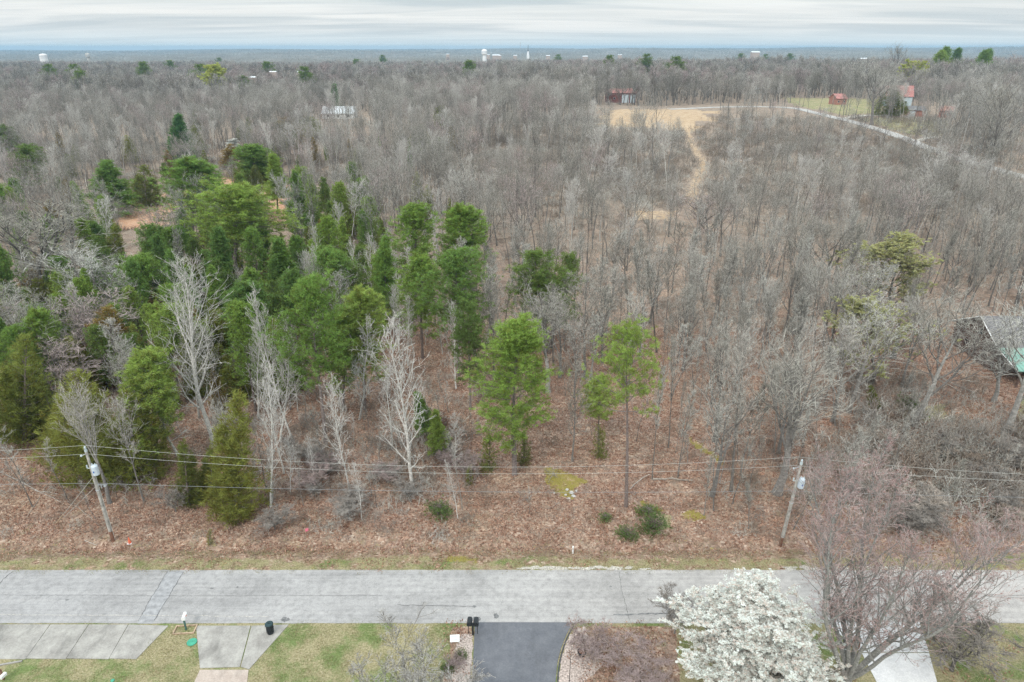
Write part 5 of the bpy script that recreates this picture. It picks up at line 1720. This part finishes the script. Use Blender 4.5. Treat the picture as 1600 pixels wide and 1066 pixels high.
# white mailbox on its green post inside a timber frame
x, y = at(291, 984)
t_ = thing('mailbox', 'white mailbox on a leaning green post inside a timber frame', 'mailbox', (x, y, 0), R(8))
mb = MB(); mb.box((0, 0, .55), (.12, .12, 1.1)); mb.build('post', M_POST, t_)
mb = MB(); mb.box((0, .18, 1.06), (.1, .5, .08)); mb.build('arm', M_POST, t_)
mb = MB()
prof = [(-.15, 0), (.15, 0), (.15, .2), (.1, .3), (0, .34), (-.1, .3), (-.15, .2)]
vs = [(a, -.1, 1.1 + c) for a, c in prof] + [(a, .55, 1.1 + c) for a, c in prof]; k = len(prof)
mb.add(vs, [tuple(range(k)), tuple(range(2 * k - 1, k - 1, -1))] + [(i, k + i, k + (i + 1) % k, (i + 1) % k) for i in range(k)]); box = mb.build('box', M_WHITE, t_)
mb = MB(); mb.box((0, .56, 1.24), (.26, .02, .24)); mb.build('door', M_WHITE, t_)
mb = MB(); mb.box((.17, .2, 1.33), (.015, .16, .05)); mb.build('flag', M_ORANGE, t_)
t_ = thing('timber_edging', 'rectangular timber edging round the foot of the white mailbox', 'edging', (x - .05, y - .05, .0), R(4))
for cx, cy, dx, dy in [(0, .42, 1.75, .09), (0, -.42, 1.75, .09), (.84, 0, .09, .74), (-.84, 0, .09, .74)]:
    mb = MB(); mb.box((cx, cy, .07), (dx, dy, .14)); mb.build('timber', M_TIMBER, t_)
x, y = at(300, 1004)
t_ = thing('green_hatch', 'round green utility lid in the lawn beside the driveway', 'lid', (x, y, .02))
mb = MB(); mb.lathe([(.40, 0), (.40, .05), (.37, .07), (0.05, .09)], 28); mb.build('lid', M_GREEN, t_)
mb = MB(); mb.lathe([(.06, .088), (.06, .12)], 12); mb.build('knob', M_GREEN, t_)
for i in range(8):
    a = i * math.pi / 4
    mb = MB(); mb.box((.25 * math.cos(a), .25 * math.sin(a), .078), (.3, .025, .012), a); mb.build('rib', M_GREEN, t_)
x, y = at(176, 1064)
mb = MB(); mb.lathe([(.14, 0), (.14, .05), (.04, .07)], 16); o = mb.build('sprinkler', M_GREEN, None, (x, y, .02)); tag(o, 'tiny green sprinkler cap in the left lawn at the bottom', 'cap')


def bin_(px, py, label):
    x, y = at(px, py)
    t_ = thing('trash_bin', label, 'bin', (x, y, .05), R(-8))
    mb = MB(); mb.lathe([(.23, 0), (.25, .05), (.30, .92), (.33, .93), (.33, .98)], 20); mb.build('body', M_BLACK, t_)
    mb = MB(); mb.lathe([(.335, .98), (.34, 1.02), (.3, 1.07), (.12, 1.1)], 20); l = mb.build('lid', M_DGREEN, t_)
    mb = MB(); mb.box((0, 0, 1.12), (.2, .04, .04)); mb.build('handle', M_BLACK, l)
    for s_ in (-1, 1):
        mb = MB(); mb.box((s_ * .33, 0, .75), (.05, .16, .05)); mb.build('handle', M_BLACK, t_)
    for i in range(10):
        a = i * math.pi / 5
        mb = MB(); mb.box((.285 * math.cos(a), .285 * math.sin(a), .45), (.03, .03, .7), a); mb.build('rib', M_BLACK, t_)


bin_(423, 990, 'dark round trash bin standing on the concrete driveway')
x, y = at(739, 992)
t_ = thing('double_mailbox', 'pair of black mailboxes on one post beside the asphalt driveway', 'mailbox', (x, y, 0), R(-2))
mb = MB(); mb.box((0, 0, .55), (.14, .14, 1.1)); mb.build('post', M_BLACK, t_)
mb = MB(); mb.box((0, .1, 1.06), (1.0, .3, .06)); mb.build('shelf', M_BLACK, t_)
for s_ in (-.27, .27):
    mb = MB()
    prof = [(-.2, 0), (.2, 0), (.2, .24), (.14, .36), (0, .41), (-.14, .36), (-.2, .24)]
    vs = [(s_ + a, -.18, 1.1 + c) for a, c in prof] + [(s_ + a, .5, 1.1 + c) for a, c in prof]; k = len(prof)
    mb.add(vs, [tuple(range(k)), tuple(range(2 * k - 1, k - 1, -1))] + [(i, k + i, k + (i + 1) % k, (i + 1) % k) for i in range(k)]); bx_ = mb.build('box', M_BLACK, t_)
    mb = MB(); mb.box((s_, .51, 1.3), (.34, .02, .3)); mb.build('door', M_DGREEN, bx_)
for s_ in (-.38, .38):
    mb = MB(); mb.box((s_, .1, .55), (.05, .05, 1.0)); mb.build('brace', M_BLACK, t_)
x, y = at(711, 1006)
t_ = thing('yard_sign', 'white tilted yard sign in the stone bed left of the black mailboxes', 'sign', (x, y, 0), R(4))
for s_ in (-.3, .3):
    mb = MB(); mb.box((s_, 0, .3), (.03, .03, .6)); mb.build('stake', M_STEEL, t_)
mb = MB(); mb.box((0, -.02, .62), (.78, .03, .55), 0, 0, R(-42)); mb.build('panel', M_WHITE, t_)
for i, (c, wd, hz) in enumerate([(-.1, .5, .14), (.08, .36, .02), (0, .44, -.12)]):
    mb = MB(); mb.box((c * .5, -.045 + hz * .66, .65 + hz * .74), (wd, .004, .05), 0, 0, R(-42)); mb.build('printed_line', M_TRANS, t_)
x, y = at(909, 1024)
t_ = thing('flower_pot', 'round black flower pot in the gravel border', 'pot', (x, y, .01))
mb = MB(); mb.lathe([(.24, 0), (.36, .4), (.38, .42), (.38, .46), (.32, .46), (.28, .3)], 20); mb.build('pot', M_BLACK, t_)
mb = MB(); mb.lathe([(.02, .30), (.29, .31)], 16); mb.build('soil', M_POLEB, t_)
# mailbox at the very corner
x, y = at(8, 1062)
t_ = thing('mailbox', 'white box on a dark slanting post at the lower left corner', 'mailbox', (x, y, 0), R(-10))
mb = MB(); mb.box((-.12, 0, .5), (.12, .12, 1.1), 0); mb.build('post', M_POLEB, t_)
mb = MB(); mb.box((.1, -.1, .55), (.22, .5, .22)); mb.build('box', M_WHITE, t_)
x, y = at(16, 1037)
mb = MB(); mb.box((0, 0, .04), (1.7, .14, .1), R(14)); o = mb.build('kerb_block', M_CONC, None, (x, y, 0)); tag(o, 'pale kerb piece at the lower left beside the concrete apron', 'kerb')

# little flower bed litter bag seen at the maple: bark-brown stump
x, y = at(1336, 1010)
mb = MB(); mb.tube([(0, 0, 0), (.03, 0, .5), (.0, .02, .9)], [.36, .3, .24], 12); o = mb.build('tree_stump', M_POLEB, None, (x, y, 0)); tag(o, 'reddish brown stump under the big reddish tree', 'stump')


# ------------------------------------------------------------------ buildings
def house(px, py, wd, dp, hz, rz, wall, roof, label, nm='house', windows=(), rise=2.2, over=.5, pos=None, doors=(), chimney=False, wins_side=()):
    x, y = pos or at(px, py)
    z = float(H(x, y))
    t_ = thing(nm, label, 'building', (x, y, z - .2), rz)
    mb = MB(); hw, hd = wd / 2, dp / 2
    vs = [(-hw, -hd, 0), (hw, -hd, 0), (hw, hd, 0), (-hw, hd, 0), (-hw, -hd, hz), (hw, -hd, hz), (hw, hd, hz), (-hw, hd, hz), (-hw, 0, hz + rise), (hw, 0, hz + rise)]
    mb.add(vs, [(0, 1, 5, 4), (2, 3, 7, 6), (1, 2, 6, 9, 5), (3, 0, 4, 8, 7), (0, 3, 2, 1)])
    w_ = mb.build('wall', wall, t_)
    sl = math.atan2(rise, hd); e = hd + over
    for s_ in (-1, 1):
        mb = MB(); th = .15
        a = [(-hw - over, s_ * e, hz - over * math.tan(sl) + .05), (hw + over, s_ * e, hz - over * math.tan(sl) + .05), (hw + over, 0, hz + rise + .05), (-hw - over, 0, hz + rise + .05)]
        vs = a + [(p[0], p[1], p[2] + th) for p in a]
        mb.add(vs, [(0, 1, 2, 3), (7, 6, 5, 4), (0, 4, 5, 1), (1, 5, 6, 2), (2, 6, 7, 3), (3, 7, 4, 0)])
        r_ = mb.build('roof', roof, t_)
        if chimney and s_ < 0:
            q_ = MB(); q_.box((hw * .4, -.3, hz + rise + .6), (.8, .8, 1.8)); q_.build('chimney', M_BRICK, r_)
    for wx, wz, ww, wh in windows:
        q_ = MB(); q_.box((wx, -hd - .03, wz), (ww + .16, .08, wh + .16)); fr = q_.build('window', M_WHITE, t_)
        q_ = MB(); q_.box((wx, -hd - .09, wz), (ww, .04, wh)); q_.build('pane', M_GLASS, fr)
    for wx, ww, wh in doors:
        q_ = MB(); q_.box((wx, -hd - .05, wh / 2 + .2), (ww, .1, wh)); d_ = q_.build('door', M_DOOR, t_)
        for k in range(3):
            q_ = MB(); q_.box((wx, -hd - .115, .2 + wh * (k + .5) / 3), (ww * .9, .03, wh / 3 * .8)); q_.build('door_panel', M_DOOR, d_)
    return t_


x, y = at(969, 160)
sc_ = 1 / ppm(y, 12)
house(0, 0, 44 * sc_, 10, 15 * sc_, R(4), M_REDWALL, M_REDROOF, 'dark red barn with a red roof and two pale doors beyond the clearing', 'barn', rise=2.4, pos=(x, y), doors=((5.5 * sc_, 11 * sc_, 12 * sc_), (17 * sc_, 8 * sc_, 12 * sc_)), windows=((-12 * sc_, 7 * sc_, 1.2, 1.2),))
x, y = at(1421, 168)
sc_ = 1 / ppm(y, 12)
house(0, 0, 38 * sc_, 11, 15 * sc_, R(-18), M_BLUEW, M_REDROOF, 'two-storey blue-grey house with a red roof on the right', pos=(x - 2, y + 12), rise=5.5, windows=((-4, 2.2, 1.2, 1.4), (0, 2.2, 1.2, 1.4), (4, 2.2, 1.2, 1.4), (-2, 5, 1, 1.1), (3, 5, 1, 1.1)), chimney=True)
house(0, 0, 22 * sc_, 8, 9 * sc_, R(-12), M_BRICK, M_GROOF, 'low brick garage with a pale door in front of the red-roofed house', 'garage', pos=at(1428, 181), rise=1.8, doors=((-6 * sc_, 7 * sc_, 7 * sc_),))
house(0, 0, 18 * sc_, 8, 10 * sc_, R(-35), M_BRICK, M_BRICK, 'small orange-brick building right of the garage', 'brick_shed', pos=at(1477, 183), rise=2, windows=((1, 2, 1, 1),))
house(0, 0, 18 * sc_, 8, 10 * sc_, R(10), M_BRICK, M_REDROOF, 'small reddish house behind the trees left of the red-roofed house', pos=at(1308, 163), rise=2.5, windows=((-2, 2, 1, 1), (2, 2, 1, 1)))
house(0, 0, 19, 13, 3.2, R(2), M_WHITE, M_SILVER, 'long building with a shiny silver roof in the left far woods', 'shed', pos=at(532, 184), rise=3.5, windows=((-6, 1.8, 1.5, 1.2), (0, 1.8, 1.5, 1.2), (6, 1.8, 1.5, 1.2)))
house(0, 0, 8, 6, 3.4, R(20), M_WHITE, M_SILVER, 'small white shed behind the trees right of the clearing', 'shed', pos=at(1180, 146), rise=1.5, doors=((0, 2, 2.4),))

# cabin at the right edge, ridge running left-right
t_ = thing('cabin', 'dark log cabin with a teal metal porch roof at the right edge', 'cabin', (72.5, 97.5, float(H(78, 97)) - .3))
LX = 26.0
RZ, EZ, PZ = 7.3, 4.3, 2.9
mb = MB()
vs = [(0, -5, 0), (0, 6, 0), (0, 6, EZ), (0, 0, RZ), (0, -5, EZ), (LX, -5, 0), (LX, 6, 0), (LX, 6, EZ), (LX, 0, RZ), (LX, -5, EZ)]
mb.add(vs, [(4, 3, 2, 1, 0), (5, 6, 7, 8, 9), (0, 5, 9, 4), (6, 1, 2, 7), (0, 1, 6, 5)])
mb.build('wall', M_CABIN, t_)
def slabroof(nm, x0, x1, ya, za, yb, zb, m, th=.14):
    mb = MB(); a = [(x0, ya, za), (x1, ya, za), (x1, yb, zb), (x0, yb, zb)]
    mb.add(a + [(p[0], p[1], p[2] + th) for p in a], [(0, 3, 2, 1), (4, 5, 6, 7), (0, 1, 5, 4), (1, 2, 6, 5), (2, 3, 7, 6), (3, 0, 4, 7)])
    return mb.build(nm, m, t_)
slabroof('roof', -.7, LX + .7, -5.2, EZ - .1, 0, RZ + .05, M_GROOF)
slabroof('roof', -.7, LX + .7, 7, EZ - .45, -.02, RZ + .05, M_GROOF)
pr2 = slabroof('porch_roof', -.6, LX + .7, -10.2, PZ, -5.25, EZ + .02, M_TEAL)
for i in range(46):
    mb = MB(); xx = -.5 + i * .58; L_ = math.hypot(4.95, EZ - PZ)
    mb.box((xx, -7.72, (PZ + EZ) / 2 + .175), (.035, L_, .05), 0, 0, math.atan2(EZ - PZ, 4.95)); mb.build('roof_seam', M_TEAL, pr2)
for a in ((-.74, -10.2, PZ, -5.2, EZ), (-.74, -5.2, EZ, 0, RZ + .05), (-.74, 7, EZ - .45, 0, RZ + .05)):
    mb = MB(); mb.tube([(a[0], a[1], a[2] + .06), (a[0], a[3], a[4] + .06)], .09, 4); mb.build('fascia', M_WHITE, t_)
for xx in (.2, 6, 12, 18, 24):
    mb = MB(); mb.box((xx, -9.6, 1.45), (.18, .18, 2.9)); mb.build('porch_post', M_CABIN, t_)
for yy, zz in ((-2, 2.2), (2.5, 2.2), (0, 5)):
    mb = MB(); mb.box((-.03, yy, zz), (.08, 1.1, 1.1)); f_ = mb.build('window', M_CABIN, t_)
    mb = MB(); mb.box((-.09, yy, zz), (.04, .95, .95)); mb.build('pane', M_GLASS, f_)
for k in range(13):
    mb = MB(); zz = .35 + k * .31
    mb.tube([(-.02, -5, zz), (-.02, 6, zz)], .13, 6); mb.build('log', M_CABIN, t_)

# ------------------------------------------------------------------ far landmarks
def tower(px, py_top, y, wpx, label, stem, m=M_WHITE):
    dep = y * math.cos(PITCH) + 10
    x = (px - 800) / F * dep; r = wpx / 2 / F * dep
    zt = top_z(y, py_top); zg = float(H(x, y)); h = zt - zg
    t_ = thing('water_tower', label, 'water tower', (x, y, zg))
    mb = MB(); hh = 2.1 * r
    if stem: mb.lathe([(r * .55, h - hh - 0), (r, h - hh * .72), (r * 1.02, h - hh * .3), (r * .85, h - hh * .1), (r * .3, h)], 24)
    else: mb.lathe([(r, h - hh), (r, h - hh * .12), (r * .6, h - hh * .03), (r * .1, h)], 24)
    mb.build('tank', m, t_)
    mb = MB(); mb.lathe([(r * (.75 if stem else .9), -2), (r * (.62 if stem else .9), h - hh + .3)], 24); mb.build('column', m, t_)
    for k in range(2):
        q_ = MB(); q_.lathe([(r * 1.03, h - hh * (.55 - .2 * k)), (r * 1.03, h - hh * (.5 - .2 * k))], 24); q_.build('band', M_STEEL, t_)


tower(70, 84, 1450, 11, 'pale square-shouldered water tower on the left horizon', False)
tower(757, 77, 1800, 9, 'white pedestal water tower near the middle of the horizon', True)
tower(138, 83, 2200, 7, 'small faint tower right of the left water tower', True, M_GRAVEL)
y = 2600; dep = y * math.cos(PITCH) + 12
for px, top, nm, lb in ((813, 66, 'radio_mast', 'thin lattice radio mast rising above the horizon'),):
    x = (px - 800) / F * dep; zg = float(H(x, y)); h = top_z(y, top) - zg
    t_ = thing(nm, lb, 'mast', (x, y, zg))
    for a in range(3):
        mb = MB(); c_, s_ = math.cos(a * 2.094) * 1.2, math.sin(a * 2.094) * 1.2
        mb.tube([(c_, s_, 0), (c_ * .4, s_ * .4, h)], .35, 5); mb.build('leg', M_STEEL, t_)
    for k in range(12):
        mb = MB(); zz = h * (k + .5) / 12; mb.box((0, 0, zz), (2.2 - k * .1, .25, .25), k); mb.build('brace', M_STEEL, t_)
    mb = MB(); mb.box((0, 0, h * .96), (3.0, 1, 2.5)); mb.build('antenna', M_WHITE, t_)
x = (825 - 800) / F * dep; zg = float(H(x, y)); h = top_z(y, 70) - zg
t_ = thing('church_steeple', 'white church steeple with a slim dark spire on the horizon', 'steeple', (x, y, zg))
mb = MB(); mb.box((0, 0, h * .22), (9, 9, h * .44)); mb.build('tower_base', M_WHITE, t_)
mb = MB(); mb.lathe([(4.4, h * .44), (2.6, h * .62), (2.2, h * .64)], 8); mb.build('belfry', M_WHITE, t_)
mb = MB(); mb.lathe([(2.1, h * .64), (.35, h)], 8); mb.build('spire', M_GROOF, t_)
FB = [(763, 83, 1900, 14, 'left one of the low white buildings beside the pedestal water tower'), (775, 83, 1950, 30, 'long white building right of the pedestal water tower'),
      (781, 84, 1850, 12, 'small white block at the end of the long white building'), (805, 84, 2000, 16, 'faint white building below the radio mast'), (856, 84, 2000, 18, 'flat white building right of the church steeple'),
      (914, 85, 1900, 22, 'white building among far trees right of the steeple'), (968, 83, 2100, 18, 'pale building on the far band right of the middle'), (1178, 78, 1700, 30, 'low pale roof far away above the clearing'),
      (700, 82, 2200, 16, 'faint pale building left of the pedestal water tower'), (430, 109, 620, 9, 'white roof in the far left woods beside a dark evergreen'), (474, 109, 620, 11, 'white roof farther right in the far left woods'),
      (395, 117, 560, 12, 'pale low roof in the far left woods, the leftmost'), (1520, 112, 600, 10, 'white roof half hidden in the far right woods'), (1345, 88, 1100, 16, 'pale blue-white roof in the far woods above the red house'),
      (1580, 115, 600, 9, 'white roof at the far right edge of the woods')]
for px, py, yy, wd, lb in FB:
    wd *= .6
    py += 2 if yy > 1000 else 1.2
    dep = yy * math.cos(PITCH) + 12
    x = (px - 800) / F * dep; zt = top_z(yy, py); zg = float(H(x, yy))
    zz = max(4.0, zt - zg - wd * .12)
    t_ = thing('distant_building', lb, 'building', (x, yy, zg - .5))
    mb = MB(); mb.box((0, 0, zz / 2), (wd, wd * .6, zz)); w_ = mb.build('wall', M_BED, t_)
    mb = MB()
    for s_ in (-1, 1): mb.add([(-wd * .53, s_ * wd * .33, zz), (wd * .53, s_ * wd * .33, zz), (wd * .53, 0, zz + wd * .12), (-wd * .53, 0, zz + wd * .12)], [(0, 1, 2, 3) if s_ < 0 else (3, 2, 1, 0)])
    mb.add([(-wd * .53, -wd * .33, zz), (-wd * .53, wd * .33, zz), (-wd * .53, 0, zz + wd * .12)], [(0, 2, 1)])
    mb.add([(wd * .53, -wd * .33, zz), (wd * .53, wd * .33, zz), (wd * .53, 0, zz + wd * .12)], [(0, 1, 2)])
    mb.add([(-wd * .53, -wd * .33, zz), (wd * .53, -wd * .33, zz), (wd * .53, wd * .33, zz), (-wd * .53, wd * .33, zz)], [(0, 3, 2, 1)])
    mb.build('roof', M_SILVER, t_)
    for k in (-1, 0, 1):
        mb = MB(); mb.box((k * wd * .28, -wd * .3 - .05, zz * .6), (wd * .1, .1, zz * .25)); mb.build('window', M_GLASS, t_)
# poles along the gravel road
for k, (px, py, top) in enumerate([(1500, 240, 118), (1540, 300, 110)]):
    x, y = at(px, py); h = max(9, min(14, top_z(y, top) - float(H(x, y))))
    t_ = thing('utility_pole', ['plain wooden pole beside the gravel road, farther one', 'plain wooden pole beside the gravel road, nearer one'][k], 'utility pole', (x, y, float(H(x, y))))
    mb = MB(); mb.tube([(0, 0, 0), (0, 0, h)], [.18, .12], 10); mb.build('pole', M_POLE, t_)
    mb = MB(); mb.lathe([(.05, 0), (.1, .1), (.04, .3)], 8, (0, 0, h)); mb.build('insulator', M_CERAM, t_)
